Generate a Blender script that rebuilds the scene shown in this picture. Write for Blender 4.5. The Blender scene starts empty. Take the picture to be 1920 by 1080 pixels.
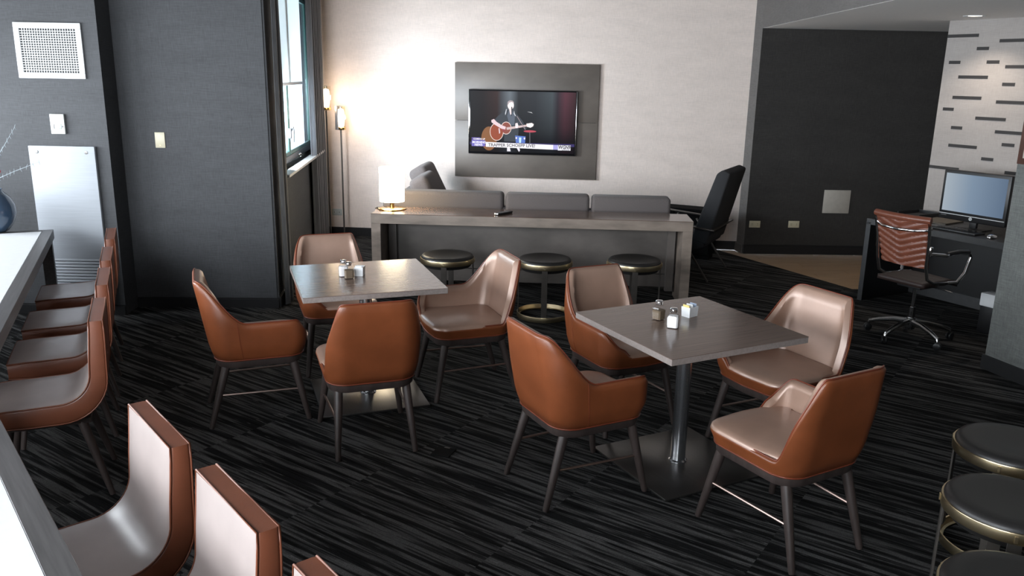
import bpy, bmesh, math, random
from mathutils import Vector, Matrix
random.seed(7)
S = bpy.context.scene
COL = S.collection
PI = math.pi

# ------------------------------------------------------------------ camera
F_PX, PITCH, ROLL, CAM_H = 1549.1, 0.2526, 0.0178, 1.933
cd = bpy.data.cameras.new('camera')
cd.sensor_width = 36.0
cd.lens = F_PX / 1920.0 * 36.0
cd.clip_start = 0.02
cam = bpy.data.objects.new('camera', cd)
COL.objects.link(cam)
fw = Vector((0, math.cos(PITCH), -math.sin(PITCH)))
up = Vector((0, math.sin(PITCH), math.cos(PITCH)))
rt = Vector((1, 0, 0))
cr, sr = math.cos(ROLL), math.sin(ROLL)
X = cr * rt + sr * up
U = -sr * rt + cr * up
cam.matrix_world = Matrix(((X.x, U.x, -fw.x, 0), (X.y, U.y, -fw.y, 0), (X.z, U.z, -fw.z, CAM_H), (0, 0, 0, 1)))
S.camera = cam

# ------------------------------------------------------------------ sky, exposure
S.view_settings.view_transform = 'Standard'
S.view_settings.look = 'None'
S.view_settings.gamma = 1.0
S.view_settings.use_curve_mapping = False
S.view_settings.exposure = 0.2
S.cycles.max_bounces = 8
S.cycles.diffuse_bounces = 5
S.cycles.glossy_bounces = 4
S.cycles.transparent_max_bounces = 12
S.cycles.sample_clamp_indirect = 6.0
S.cycles.caustics_reflective = False
S.cycles.caustics_refractive = False
w = bpy.data.worlds.new('sky')
S.world = w
w.use_nodes = True
bg = w.node_tree.nodes['Background']
bg.inputs['Color'].default_value = (0.88, 0.94, 1.0, 1)
bg.inputs['Strength'].default_value = 18.0


def light(name, kind, loc, energy, color=(1, 1, 1), parent=None, **kw):
    l = bpy.data.lights.new(name, kind)
    l.energy = energy
    l.color = color
    rot = kw.pop('rot', None)
    portal = kw.pop('portal', False)
    for k, v in kw.items():
        setattr(l, k, v)
    if portal:
        l.cycles.is_portal = True
    o = bpy.data.objects.new(name, l)
    COL.objects.link(o)
    o.location = loc
    if rot is not None:
        o.rotation_euler = rot
    if parent is not None:
        o.parent = parent
    return o


def aim(direction):
    return Vector(direction).to_track_quat('-Z', 'Y').to_euler()


# geometry of the room in plan (metres)
WALL_D = Vector((0.995, -0.0996)).normalized()
WALL_ANG = math.atan2(WALL_D.y, WALL_D.x)
L1A, L1B = Vector((-5.33, 6.40)), Vector((-3.445, 2.166))
L2B = Vector((-0.30, -1.62))
WINA, WINB = Vector((-1.955, 6.70)), Vector((-2.28, 9.957))


def portal(name, a, b, u0, u1, z0, z1, out):
    d = (b - a).normalized()
    n = Vector((-d.y, d.x))            # left-hand side = into the room for these walls
    c = a + d * (u0 + u1) / 2 - n * out
    rot = aim((n.x, n.y, 0))
    light(name, 'AREA', (c.x, c.y, (z0 + z1) / 2), 1.0, rot=rot, shape='RECTANGLE', size=u1 - u0, size_y=z1 - z0, portal=True)


HZ1, HZ2, HZ3 = (0.95, 2.25), (0.70, 2.75), (1.5, 2.6)
L1_WIN = [(0.35, 2.25), (2.45, 4.45)]
L2_WIN = [(0.25, 2.3), (2.55, 4.6)]
for i, (a, b) in enumerate(L1_WIN):
    portal('sky_portal', L1A, L1B, a, b, *HZ1, 0.16)
for i, (a, b) in enumerate(L2_WIN):
    portal('sky_portal', L1B, L2B, a, b, *HZ2, 0.16)
# the window beside the television wall: bright hazy daylight entering under the blind
_d = (WINB - WINA).normalized()
_n = Vector((_d.y, -_d.x))
_c = WINA + _d * 0.95 - _n * 0.26
_a = _d * 0.80 + _n * 0.60
light('window_daylight', 'AREA', (_c.x, _c.y, 1.46), 100, (0.92, 0.95, 1.0), rot=aim((_a.x, _a.y, -0.05)),
      shape='RECTANGLE', size=0.9, size_y=0.75, spread=math.radians(120))
FRONT_WIN = []        # u along the wall behind the camera
FA, FB = Vector((-0.5, -1.62)), Vector((6.6, -1.62))
for i, (a, b) in enumerate(FRONT_WIN):
    portal('sky_portal', FA, FB, a, b, *HZ3, 0.16)
portal('sky_portal', WINB, WINA, (WINB - WINA).length - 2.75, (WINB - WINA).length - 0.33, 1.075, 2.72, 0.0)


# ------------------------------------------------------------------ materials
def nodes_of(m):
    m.use_nodes = True
    return m.node_tree.nodes, m.node_tree.links, m.node_tree.nodes['Principled BSDF']


def mat(name, col, rough=0.5, metal=0.0, var=0.0, scale=(20, 20, 20), bump=0.0, bscale=None, spec=0.5, emit=None, estr=0.0,
        coat=0.0, crough=0.12, rot=(0, 0, 0), sheen=0.0, coords='Object', detail=3.0, rvar=0.0):
    m = bpy.data.materials.new(name)
    n, l, p = nodes_of(m)
    p.inputs['Base Color'].default_value = (*col, 1)
    p.inputs['Roughness'].default_value = rough
    p.inputs['Metallic'].default_value = metal
    p.inputs['Specular IOR Level'].default_value = spec
    p.inputs['Coat Weight'].default_value = coat
    p.inputs['Coat Roughness'].default_value = crough
    p.inputs['Sheen Weight'].default_value = sheen
    if emit is not None:
        p.inputs['Emission Color'].default_value = (*emit, 1)
        p.inputs['Emission Strength'].default_value = estr
    tc = n.new('ShaderNodeTexCoord')
    if var > 0 or rvar > 0:
        mp = n.new('ShaderNodeMapping')
        mp.inputs['Scale'].default_value = scale
        mp.inputs['Rotation'].default_value = rot
        nz = n.new('ShaderNodeTexNoise')
        nz.inputs['Scale'].default_value = 1.0
        nz.inputs['Detail'].default_value = detail
        l.new(tc.outputs[coords], mp.inputs['Vector'])
        l.new(mp.outputs['Vector'], nz.inputs['Vector'])
        if var > 0:
            rmp = n.new('ShaderNodeValToRGB')
            rmp.color_ramp.elements[0].position = 0.3
            rmp.color_ramp.elements[1].position = 0.7
            rmp.color_ramp.elements[0].color = (*[c * (1 - var) for c in col], 1)
            rmp.color_ramp.elements[1].color = (*[min(1, c * (1 + var)) for c in col], 1)
            l.new(nz.outputs['Fac'], rmp.inputs['Fac'])
            l.new(rmp.outputs['Color'], p.inputs['Base Color'])
        if rvar > 0:
            mr = n.new('ShaderNodeMapRange')
            mr.inputs['To Min'].default_value = rough - rvar
            mr.inputs['To Max'].default_value = rough + rvar
            l.new(nz.outputs['Fac'], mr.inputs['Value'])
            l.new(mr.outputs['Result'], p.inputs['Roughness'])
    if bump > 0:
        mp2 = n.new('ShaderNodeMapping')
        mp2.inputs['Scale'].default_value = bscale or scale
        nz2 = n.new('ShaderNodeTexNoise')
        nz2.inputs['Scale'].default_value = 1.0
        nz2.inputs['Detail'].default_value = 2.0
        bp = n.new('ShaderNodeBump')
        bp.inputs['Strength'].default_value = bump
        bp.inputs['Distance'].default_value = 0.002
        l.new(tc.outputs[coords], mp2.inputs['Vector'])
        l.new(mp2.outputs['Vector'], nz2.inputs['Vector'])
        l.new(nz2.outputs['Fac'], bp.inputs['Height'])
        l.new(bp.outputs['Normal'], p.inputs['Normal'])
    return m


def woven(name, col, var=0.3, big=0.12):
    """wall covering: fine linen weave from two crossed streaky noises plus broad mottling"""
    m = bpy.data.materials.new(name)
    n, l, p = nodes_of(m)
    p.inputs['Roughness'].default_value = 0.75
    p.inputs['Specular IOR Level'].default_value = 0.3
    tc = n.new('ShaderNodeTexCoord')
    outs = []
    for sc in ((14, 14, 380), (330, 330, 18), (2.5, 2.5, 9)):
        mp = n.new('ShaderNodeMapping')
        mp.inputs['Scale'].default_value = sc
        nz = n.new('ShaderNodeTexNoise')
        nz.inputs['Scale'].default_value = 1.0
        nz.inputs['Detail'].default_value = 2.0
        l.new(tc.outputs['Object'], mp.inputs['Vector'])
        l.new(mp.outputs['Vector'], nz.inputs['Vector'])
        outs.append(nz.outputs['Fac'])
    add = n.new('ShaderNodeMath'); add.operation = 'ADD'
    l.new(outs[0], add.inputs[0]); l.new(outs[1], add.inputs[1])
    mr = n.new('ShaderNodeMapRange')
    mr.inputs['From Min'].default_value = 0.7; mr.inputs['From Max'].default_value = 1.3
    mr.inputs['To Min'].default_value = 1 - var; mr.inputs['To Max'].default_value = 1 + var
    l.new(add.outputs[0], mr.inputs['Value'])
    mr2 = n.new('ShaderNodeMapRange')
    mr2.inputs['From Min'].default_value = 0.3; mr2.inputs['From Max'].default_value = 0.7
    mr2.inputs['To Min'].default_value = 1 - big; mr2.inputs['To Max'].default_value = 1 + big
    l.new(outs[2], mr2.inputs['Value'])
    mu = n.new('ShaderNodeMath'); mu.operation = 'MULTIPLY'
    l.new(mr.outputs['Result'], mu.inputs[0]); l.new(mr2.outputs['Result'], mu.inputs[1])
    sc = n.new('ShaderNodeVectorMath'); sc.operation = 'SCALE'
    sc.inputs[0].default_value = col
    l.new(mu.outputs[0], sc.inputs['Scale'])
    l.new(sc.outputs['Vector'], p.inputs['Base Color'])
    bp = n.new('ShaderNodeBump'); bp.inputs['Strength'].default_value = 0.25; bp.inputs['Distance'].default_value = 0.001
    l.new(add.outputs[0], bp.inputs['Height']); l.new(bp.outputs['Normal'], p.inputs['Normal'])
    return m


def carpet_mat():
    m = bpy.data.materials.new('striped_carpet')
    n, l, p = nodes_of(m)
    p.inputs['Roughness'].default_value = 0.95
    p.inputs['Specular IOR Level'].default_value = 0.1
    tc = n.new('ShaderNodeTexCoord')
    mp = n.new('ShaderNodeMapping')
    mp.inputs['Rotation'].default_value = (0, 0, math.radians(35))
    l.new(tc.outputs['Object'], mp.inputs['Vector'])
    sn = n.new('ShaderNodeVectorMath'); sn.operation = 'SNAP'
    sn.inputs[1].default_value = (0.9, 0.23, 1.0)
    l.new(mp.outputs['Vector'], sn.inputs[0])
    wn = n.new('ShaderNodeTexWhiteNoise'); wn.noise_dimensions = '3D'
    l.new(sn.outputs['Vector'], wn.inputs['Vector'])
    wv = n.new('ShaderNodeMath'); wv.operation = 'MULTIPLY'; wv.inputs[1].default_value = 20
    l.new(wn.outputs['Value'], wv.inputs[0])

    def streak(sx, sy, lo, hi, detail=2.0, fixw=None):
        mm = n.new('ShaderNodeMapping'); mm.inputs['Scale'].default_value = (sx, sy, 1)
        l.new(mp.outputs['Vector'], mm.inputs['Vector'])
        nz = n.new('ShaderNodeTexNoise'); nz.noise_dimensions = '4D'
        nz.inputs['Scale'].default_value = 1; nz.inputs['Detail'].default_value = detail
        l.new(mm.outputs['Vector'], nz.inputs['Vector'])
        if fixw is None:
            l.new(wv.outputs[0], nz.inputs['W'])
        else:
            nz.inputs['W'].default_value = fixw
        r = n.new('ShaderNodeMapRange'); r.interpolation_type = 'SMOOTHSTEP'
        r.inputs['From Min'].default_value = lo; r.inputs['From Max'].default_value = hi
        l.new(nz.outputs['Fac'], r.inputs['Value'])
        return r.outputs['Result']
    a = streak(1.5, 36, 0.44, 0.57)
    b = streak(3.0, 75, 0.50, 0.62, 1.0)
    c = streak(7.0, 190, 0.70, 0.78, 1.0)
    g = streak(420, 420, 0.3, 0.7, 1.0, 3.3)
    mix = n.new('ShaderNodeMix'); mix.data_type = 'RGBA'
    mix.inputs['A'].default_value = (0.0085, 0.0085, 0.0088, 1)
    mix.inputs['B'].default_value = (0.074, 0.073, 0.072, 1)
    l.new(a, mix.inputs['Factor'])
    mix2 = n.new('ShaderNodeMix'); mix2.data_type = 'RGBA'; mix2.blend_type = 'MULTIPLY'
    mix2.inputs['B'].default_value = (0.28, 0.28, 0.28, 1)
    l.new(b, mix2.inputs['Factor']); l.new(mix.outputs['Result'], mix2.inputs['A'])
    mix3 = n.new('ShaderNodeMix'); mix3.data_type = 'RGBA'
    mix3.inputs['B'].default_value = (0.24, 0.24, 0.235, 1)
    l.new(c, mix3.inputs['Factor']); l.new(mix2.outputs['Result'], mix3.inputs['A'])
    mr = n.new('ShaderNodeMapRange'); mr.inputs['To Min'].default_value = 0.55; mr.inputs['To Max'].default_value = 1.45
    l.new(g, mr.inputs['Value'])
    mr2 = n.new('ShaderNodeMapRange'); mr2.inputs['To Min'].default_value = 0.8; mr2.inputs['To Max'].default_value = 1.15
    l.new(wn.outputs['Value'], mr2.inputs['Value'])
    mu = n.new('ShaderNodeMath'); mu.operation = 'MULTIPLY'
    l.new(mr.outputs['Result'], mu.inputs[0]); l.new(mr2.outputs['Result'], mu.inputs[1])
    sc = n.new('ShaderNodeVectorMath'); sc.operation = 'SCALE'
    l.new(mix3.outputs['Result'], sc.inputs[0]); l.new(mu.outputs[0], sc.inputs['Scale'])
    l.new(sc.outputs['Vector'], p.inputs['Base Color'])
    bp = n.new('ShaderNodeBump'); bp.inputs['Strength'].default_value = 0.5; bp.inputs['Distance'].default_value = 0.004
    l.new(g, bp.inputs['Height']); l.new(bp.outputs['Normal'], p.inputs['Normal'])
    return m


def pane_mat(name, tint=(1, 1, 1)):
    m = bpy.data.materials.new(name)
    n, l, p = nodes_of(m)
    n.remove(p)
    out = n['Material Output']
    tr = n.new('ShaderNodeBsdfTransparent'); tr.inputs['Color'].default_value = (*tint, 1)
    gl = n.new('ShaderNodeBsdfGlossy'); gl.inputs['Roughness'].default_value = 0.03
    lw = n.new('ShaderNodeLayerWeight'); lw.inputs['Blend'].default_value = 0.5
    pw5 = n.new('ShaderNodeMath'); pw5.operation = 'POWER'; pw5.inputs[1].default_value = 5
    l.new(lw.outputs['Facing'], pw5.inputs[0])
    fr = n.new('ShaderNodeMapRange'); fr.inputs['To Min'].default_value = 0.035
    l.new(pw5.outputs[0], fr.inputs['Value'])
    mx = n.new('ShaderNodeMixShader')
    l.new(fr.outputs[0], mx.inputs['Fac']); l.new(tr.outputs[0], mx.inputs[1]); l.new(gl.outputs[0], mx.inputs[2])
    l.new(mx.outputs[0], out.inputs['Surface'])
    return m


def cloth_translucent(name, col, t=0.5):
    m = bpy.data.materials.new(name)
    n, l, p = nodes_of(m)
    n.remove(p)
    out = n['Material Output']
    df = n.new('ShaderNodeBsdfDiffuse'); df.inputs['Color'].default_value = (*col, 1)
    tl = n.new('ShaderNodeBsdfTranslucent'); tl.inputs['Color'].default_value = (*col, 1)
    mx = n.new('ShaderNodeMixShader'); mx.inputs['Fac'].default_value = t
    l.new(df.outputs[0], mx.inputs[1]); l.new(tl.outputs[0], mx.inputs[2])
    l.new(mx.outputs[0], out.inputs['Surface'])
    return m


def emis(name, col, strength=1.0):
    m = bpy.data.materials.new(name)
    n, l, p = nodes_of(m)
    p.inputs['Base Color'].default_value = (0.01, 0.01, 0.01, 1)
    p.inputs['Roughness'].default_value = 0.25
    p.inputs['Specular IOR Level'].default_value = 0.05
    p.inputs['Emission Color'].default_value = (*col, 1)
    p.inputs['Emission Strength'].default_value = strength
    return m


M = {}
M['white_wall'] = woven('pale_linen_wallcovering', (0.72, 0.622, 0.565), 0.10, 0.04)
M['dark_wall'] = woven('charcoal_linen_wallcovering', (0.058, 0.060, 0.064), 0.22, 0.06)
M['lit_charcoal_wall'] = woven('lit_charcoal_wallcovering', (0.150, 0.142, 0.136), 0.22, 0.05)  # paler copy of the charcoal covering; window light put into the colour
M['alcove_wall'] = woven('black_linen_wallcovering', (0.035, 0.0325, 0.0305), 0.30, 0.08)
M['dash_wall'] = woven('grey_wallcovering', (0.33, 0.305, 0.29), 0.10, 0.05)
M['column'] = woven('grey_column_wallcovering', (0.12, 0.125, 0.12), 0.3, 0.08)
M['ceiling'] = mat('ceiling_paint', (0.88, 0.85, 0.82), 0.9, var=0.03, scale=(60, 60, 60))
M['ceiling_main'] = mat('darkened_ceiling_paint', (0.22, 0.21, 0.205), 0.9, var=0.03, scale=(60, 60, 60))  # unseen main ceiling, darkened to cut the light it bounces
M['carpet'] = carpet_mat()
M['sub'] = mat('screed', (0.05, 0.05, 0.05), 0.9, var=0.1)
M['plank'] = mat('oak_plank', (0.36, 0.245, 0.15), 0.4, var=0.22, scale=(3, 60, 10), bump=0.15, bscale=(4, 90, 10))
M['base'] = mat('black_skirting', (0.010, 0.010, 0.011), 0.45, var=0.1)
M['leather'] = mat('cognac_leather', (0.172, 0.0480, 0.0165), 0.36, var=0.14, scale=(9, 9, 9), bump=0.12, bscale=(260, 260, 260), rvar=0.05)
M['lining'] = mat('taupe_leather', (0.37, 0.232, 0.172), 0.40, 0.2, var=0.07, scale=(10, 10, 10), bump=0.10, bscale=(240, 240, 240), rvar=0.05, spec=0.8, coat=0.4, crough=0.3)
M['bar_leather'] = mat('brown_leather', (0.150, 0.048, 0.024), 0.38, var=0.12, scale=(9, 9, 9), bump=0.12, bscale=(260, 260, 260))
M['bar_lining'] = mat('pewter_leather', (0.30, 0.25, 0.235), 0.36, 0.0, var=0.06, scale=(10, 10, 10), bump=0.08, bscale=(240, 240, 240), spec=0.8, coat=0.3, crough=0.3)
M['piping'] = mat('oxblood_piping', (0.16, 0.035, 0.016), 0.35, var=0.1)
M['chair_wood'] = mat('smoked_wood', (0.042, 0.031, 0.028), 0.42, var=0.25, scale=(40, 40, 4))
M['rod'] = mat('bronze_rod', (0.30, 0.22, 0.19), 0.3, 0.9, var=0.05)
M['table'] = mat('grey_oak_laminate', (0.148, 0.103, 0.083), 0.20, var=0.20, scale=(3, 110, 20), bump=0.06, bscale=(6, 160, 20), detail=4)
M['table_edge'] = mat('grey_edge_band', (0.24, 0.205, 0.19), 0.4, var=0.12, scale=(90, 90, 90))
M['steel'] = mat('dark_brushed_steel', (0.13, 0.125, 0.12), 0.30, 0.9, var=0.08, scale=(200, 4, 4))
M['post'] = mat('dark_gunmetal_post', (0.46, 0.47, 0.49), 0.22, 0.95, var=0.06)
M['bar_white'] = mat('white_solid_surface', (0.80, 0.81, 0.82), 0.28, var=0.02)
M['bar_wood'] = mat('charcoal_oak', (0.070, 0.066, 0.066), 0.38, var=0.25, scale=(4, 90, 90), bump=0.1)
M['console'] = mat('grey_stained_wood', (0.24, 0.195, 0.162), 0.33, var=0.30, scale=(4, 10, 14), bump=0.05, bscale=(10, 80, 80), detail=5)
M['console_top'] = mat('brown_wood_sofa_reflection', (0.125, 0.080, 0.060), 0.20, var=0.25, scale=(4, 14, 14), detail=5, coat=0.3)  # light brown top, colour darkened to stand for the sofa's reflection
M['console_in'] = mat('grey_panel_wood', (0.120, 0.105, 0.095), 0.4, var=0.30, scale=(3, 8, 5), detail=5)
M['tv_panel'] = mat('grey_metal_laminate', (0.122, 0.102, 0.087), 0.45, 0.0, var=0.22, scale=(2.5, 6, 4), detail=5)
M['sofa'] = mat('grey_sofa_tweed', (0.125, 0.108, 0.105), 0.9, var=0.30, scale=(260, 260, 260), bump=0.5, bscale=(320, 320, 320), sheen=0.1)
M['black_fab'] = mat('black_wool', (0.023, 0.023, 0.025), 0.9, var=0.25, scale=(200, 200, 200), bump=0.4, bscale=(250, 250, 250))
M['black'] = mat('black_satin', (0.009, 0.009, 0.010), 0.4, var=0.1)
M['black_gloss'] = mat('black_gloss', (0.006, 0.006, 0.007), 0.12, var=0.1)
M['desk'] = mat('black_desk_laminate', (0.007, 0.007, 0.0075), 0.4, var=0.15, scale=(6, 80, 80))
M['desk_edge'] = mat('grey_desk_edge', (0.045, 0.046, 0.048), 0.4, var=0.1)
M['bench_leather'] = mat('charcoal_vinyl', (0.015, 0.0140, 0.0135), 0.42, var=0.12, scale=(12, 12, 12), bump=0.1, bscale=(250, 250, 250))
M['brass'] = mat('antique_brass', (0.70, 0.57, 0.36), 0.30, 1.0, var=0.06)
M['lid'] = mat('matt_black_plastic', (0.006, 0.006, 0.006), 0.9, var=0.1, spec=0.1)
M['gold'] = mat('polished_brass', (0.85, 0.56, 0.22), 0.16, 1.0, var=0.04)
M['bronze'] = mat('dark_bronze', (0.085, 0.076, 0.068), 0.42, 0.6, var=0.1)
M['chrome'] = mat('chrome', (0.78, 0.78, 0.80), 0.08, 1.0, var=0.02)
M['alu'] = mat('polished_aluminium', (0.62, 0.62, 0.62), 0.18, 1.0, var=0.03)
M['shield'] = mat('satin_nickel', (0.55, 0.53, 0.52), 0.38, 0.45, var=0.04)
M['white_paint'] = mat('white_enamel', (0.60, 0.61, 0.62), 0.45, var=0.03)
M['vent_metal'] = mat('pale_grey_steel', (0.36, 0.385, 0.42), 0.6, 0.0, var=0.05, scale=(4, 4, 120))
M['white_plastic'] = mat('white_plastic', (0.50, 0.52, 0.50), 0.4, var=0.03)
M['beige_plastic'] = mat('almond_plastic', (0.55, 0.50, 0.36), 0.35, var=0.03)
M['beige_panel'] = mat('almond_panel', (0.42, 0.39, 0.345), 0.6, var=0.05)
M['lcd'] = mat('lcd_grey_green', (0.35, 0.45, 0.38), 0.2, var=0.05)
M['curtain'] = mat('grey_curtain', (0.085, 0.090, 0.100), 0.7, var=0.2, scale=(60, 60, 8), sheen=0.3, bump=0.2, bscale=(300, 300, 300))
M['blind'] = cloth_translucent('white_roller_blind', (0.90, 0.89, 0.87), 0.6)
M['green_frame'] = mat('green_window_metal', (0.035, 0.10, 0.085), 0.4, 0.2, var=0.08)
M['grey_frame'] = mat('grey_window_frame', (0.055, 0.060, 0.066), 0.45, var=0.1)
M['sill'] = mat('white_stone_sill', (0.62, 0.62, 0.61), 0.35, var=0.08, scale=(14, 14, 14))
M['pane'] = pane_mat('clear_glass')
M['tint_pane'] = pane_mat('hazy_glass', (.62, .69, .73))
M['lampglass'] = pane_mat('lamp_glass', (1, 0.97, 0.92))
M['opal'] = emis('opal_shade', (1.0, 0.82, 0.55), 19.0)
M['bulb'] = emis('lit_bulb', (1.0, 0.82, 0.60), 20.0)
M['ceramic'] = mat('white_ceramic', (0.78, 0.79, 0.80), 0.22, var=0.02)
M['salt'] = mat('salt', (0.84, 0.82, 0.82), 0.7, var=0.03, scale=(300, 300, 300))
M['pepper'] = mat('ground_pepper', (0.13, 0.092, 0.058), 0.8, var=0.5, scale=(500, 500, 500))
M['yellow_paper'] = mat('yellow_paper', (0.75, 0.60, 0.22), 0.6, var=0.05)
M['white_paper'] = mat('white_paper', (0.75, 0.75, 0.76), 0.6, var=0.05)
M['blue_paper'] = mat('blue_grey_paper', (0.30, 0.36, 0.46), 0.6, var=0.05)
M['vase'] = mat('dark_blue_glass', (0.035, 0.06, 0.10), 0.12, var=0.15, scale=(6, 6, 6), coat=0.5)
M['twig'] = mat('frosted_twig', (0.24, 0.28, 0.30), 0.6, var=0.2, scale=(90, 90, 90))
M['red'] = mat('red_berry', (0.55, 0.02, 0.03), 0.3, var=0.1)
M['pic_frame'] = mat('brown_picture_frame', (0.07, 0.03, 0.022), 0.4, var=0.2)
M['office_leather'] = mat('brown_ribbed_leather', (0.15, 0.048, 0.028), 0.32, var=0.12, scale=(14, 14, 14), bump=0.08, bscale=(300, 300, 300))
M['office_seat'] = mat('shaded_brown_leather', (0.020, 0.010, 0.008), 0.6, var=0.1)  # shade on the seat is put into the leather colour
M['folder'] = mat('brown_card', (0.10, 0.085, 0.065), 0.7, var=0.1)
M['button'] = mat('grey_rubber', (0.16, 0.16, 0.17), 0.6, var=0.1)


# ------------------------------------------------------------------ mesh helpers
class MB:
    def __init__(s):
        s.bm = bmesh.new()

    def box(s, c, d, bev=0.0, seg=2, rot=None, taper=None):
        g = bmesh.ops.create_cube(s.bm, size=1.0)
        vs = g['verts']
        for v in vs:
            k = 1.0
            if taper is not None and v.co.z > 0:
                k = taper
            v.co = Vector((v.co.x * d[0] * k, v.co.y * d[1] * k, v.co.z * d[2]))
        if bev > 0:
            es = list({e for v in vs for e in v.link_edges})
            r = bmesh.ops.bevel(s.bm, geom=es, offset=bev, segments=seg, profile=0.5, affect='EDGES')
            vs = list({v for f in r['faces'] for v in f.verts} | {v for v in vs if v.is_valid})
        R = rot.to_matrix() if rot is not None else Matrix.Identity(3)
        c = Vector(c)
        for v in vs:
            v.co = R @ v.co + c
        return s

    def lathe(s, prof, c=(0, 0, 0), n=28, sx=1.0, sy=1.0, cap=True):
        c = Vector(c)
        rings = []
        for (r, z) in prof:
            if r <= 1e-6:
                rings.append([s.bm.verts.new(c + Vector((0, 0, z)))])
            else:
                rings.append([s.bm.verts.new(c + Vector((r * sx * math.cos(2 * PI * i / n), r * sy * math.sin(2 * PI * i / n), z))) for i in range(n)])
        for a, b in zip(rings, rings[1:]):
            for i in range(n):
                j = (i + 1) % n
                if len(a) == 1 and len(b) == 1:
                    continue
                if len(a) == 1:
                    s.bm.faces.new((a[0], b[i], b[j]))
                elif len(b) == 1:
                    s.bm.faces.new((a[i], b[0], a[j]))
                else:
                    s.bm.faces.new((a[i], a[j], b[j], b[i]))
        if cap:
            for r in (rings[0], rings[-1]):
                if len(r) > 2:
                    s.bm.faces.new(r)
        return s

    def tube(s, pts, r, n=10, closed=False, cap=True, ry=None):
        pts = [Vector(p) for p in pts]
        if not isinstance(r, (list, tuple)):
            r = [r] * len(pts)
        N = len(pts)
        rings = []
        prev = None
        for i, p in enumerate(pts):
            if closed:
                t = pts[(i + 1) % N] - pts[(i - 1) % N]
            else:
                t = pts[min(i + 1, N - 1)] - pts[max(i - 1, 0)]
            if t.length < 1e-9:
                t = Vector((0, 0, 1))
            t.normalize()
            if prev is None:
                a = Vector((0, 0, 1)) if abs(t.z) < 0.9 else Vector((1, 0, 0))
            else:
                a = prev
            u = (a - t * a.dot(t))
            if u.length < 1e-6:
                u = t.orthogonal()
            u.normalize()
            prev = u
            v = t.cross(u)
            rb = r[i] if ry is None else ry
            rings.append([s.bm.verts.new(p + u * r[i] * math.cos(2 * PI * k / n) + v * rb * math.sin(2 * PI * k / n)) for k in range(n)])
        pairs = list(zip(rings, rings[1:]))
        if closed:
            pairs.append((rings[-1], rings[0]))
        for a, b in pairs:
            for k in range(n):
                j = (k + 1) % n
                s.bm.faces.new((a[k], a[j], b[j], b[k]))
        if cap and not closed:
            s.bm.faces.new(rings[0]); s.bm.faces.new(rings[-1])
        return s

    def bar(s, a, b, wx, wz, bev=0.0):
        """rectangular bar from a to b; wx horizontal width, wz other width"""
        a = Vector(a); b = Vector(b)
        d = b - a
        q = d.to_track_quat('X', 'Z')
        s.box((a + b) / 2, (d.length, wx, wz), bev=bev, rot=q)
        return s

    def prism(s, poly, z0, z1):
        lo = [s.bm.verts.new((p[0], p[1], z0)) for p in poly]
        hi = [s.bm.verts.new((p[0], p[1], z1)) for p in poly]
        n = len(poly)
        s.bm.faces.new(lo); s.bm.faces.new(hi)
        for i in range(n):
            j = (i + 1) % n
            s.bm.faces.new((lo[i], lo[j], hi[j], hi[i]))
        return s

    def xzprism(s, poly, y0, y1):
        lo = [s.bm.verts.new((p[0], y0, p[1])) for p in poly]
        hi = [s.bm.verts.new((p[0], y1, p[1])) for p in poly]
        n = len(poly)
        s.bm.faces.new(lo); s.bm.faces.new(hi)
        for i in range(n):
            j = (i + 1) % n
            s.bm.faces.new((lo[i], lo[j], hi[j], hi[i]))
        return s

    def grid(s, rows, closed=False):
        """rows: list of lists of points; closed joins the ends of each row"""
        V = [[s.bm.verts.new(p) for p in r] for r in rows]
        for a, b in zip(V, V[1:]):
            n = len(a)
            for i in range(n if closed else n - 1):
                j = (i + 1) % n
                s.bm.faces.new((a[i], a[j], b[j], b[i]))
        return V

    def build(s, name, m, parent=None, angle=35, sub=0):
        bmesh.ops.remove_doubles(s.bm, verts=s.bm.verts, dist=1e-6)
        bmesh.ops.recalc_face_normals(s.bm, faces=s.bm.faces)
        me = bpy.data.meshes.new(name)
        s.bm.to_mesh(me)
        s.bm.free()
        for p in me.polygons:
            p.use_smooth = True
        me.set_sharp_from_angle(angle=math.radians(angle))
        me.materials.append(m)
        o = bpy.data.objects.new(name, me)
        COL.objects.link(o)
        if parent is not None:
            o.parent = parent
        if sub:
            md = o.modifiers.new('soft', 'SUBSURF'); md.levels = sub; md.render_levels = sub
        return o


def tag(o, label, cat, group=None):
    o['label'] = label
    o['category'] = cat
    if group:
        o['group'] = group
    return o


def thing(name, label, cat, loc=(0, 0, 0), rotz=0.0, group=None):
    o = bpy.data.objects.new(name, None)
    o.empty_display_size = 0.1
    COL.objects.link(o)
    o.location = loc
    o.rotation_euler = (0, 0, rotz)
    return tag(o, label, cat, group)


def struct(name, mb, m, parent=None):
    o = mb.build(name, m, parent)
    if parent is None:
        o['kind'] = 'structure'
    return o


def dup(root, loc, rotz, label, group=None):
    r = root.copy(); COL.objects.link(r)
    r.location = loc; r.rotation_euler = (0, 0, rotz)
    r['label'] = label
    if group:
        r['group'] = group
    for ch in list(root.children):
        c = ch.copy(); COL.objects.link(c); c.parent = r
        for g in list(ch.children):
            d = g.copy(); COL.objects.link(d); d.parent = c
    return r


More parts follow.
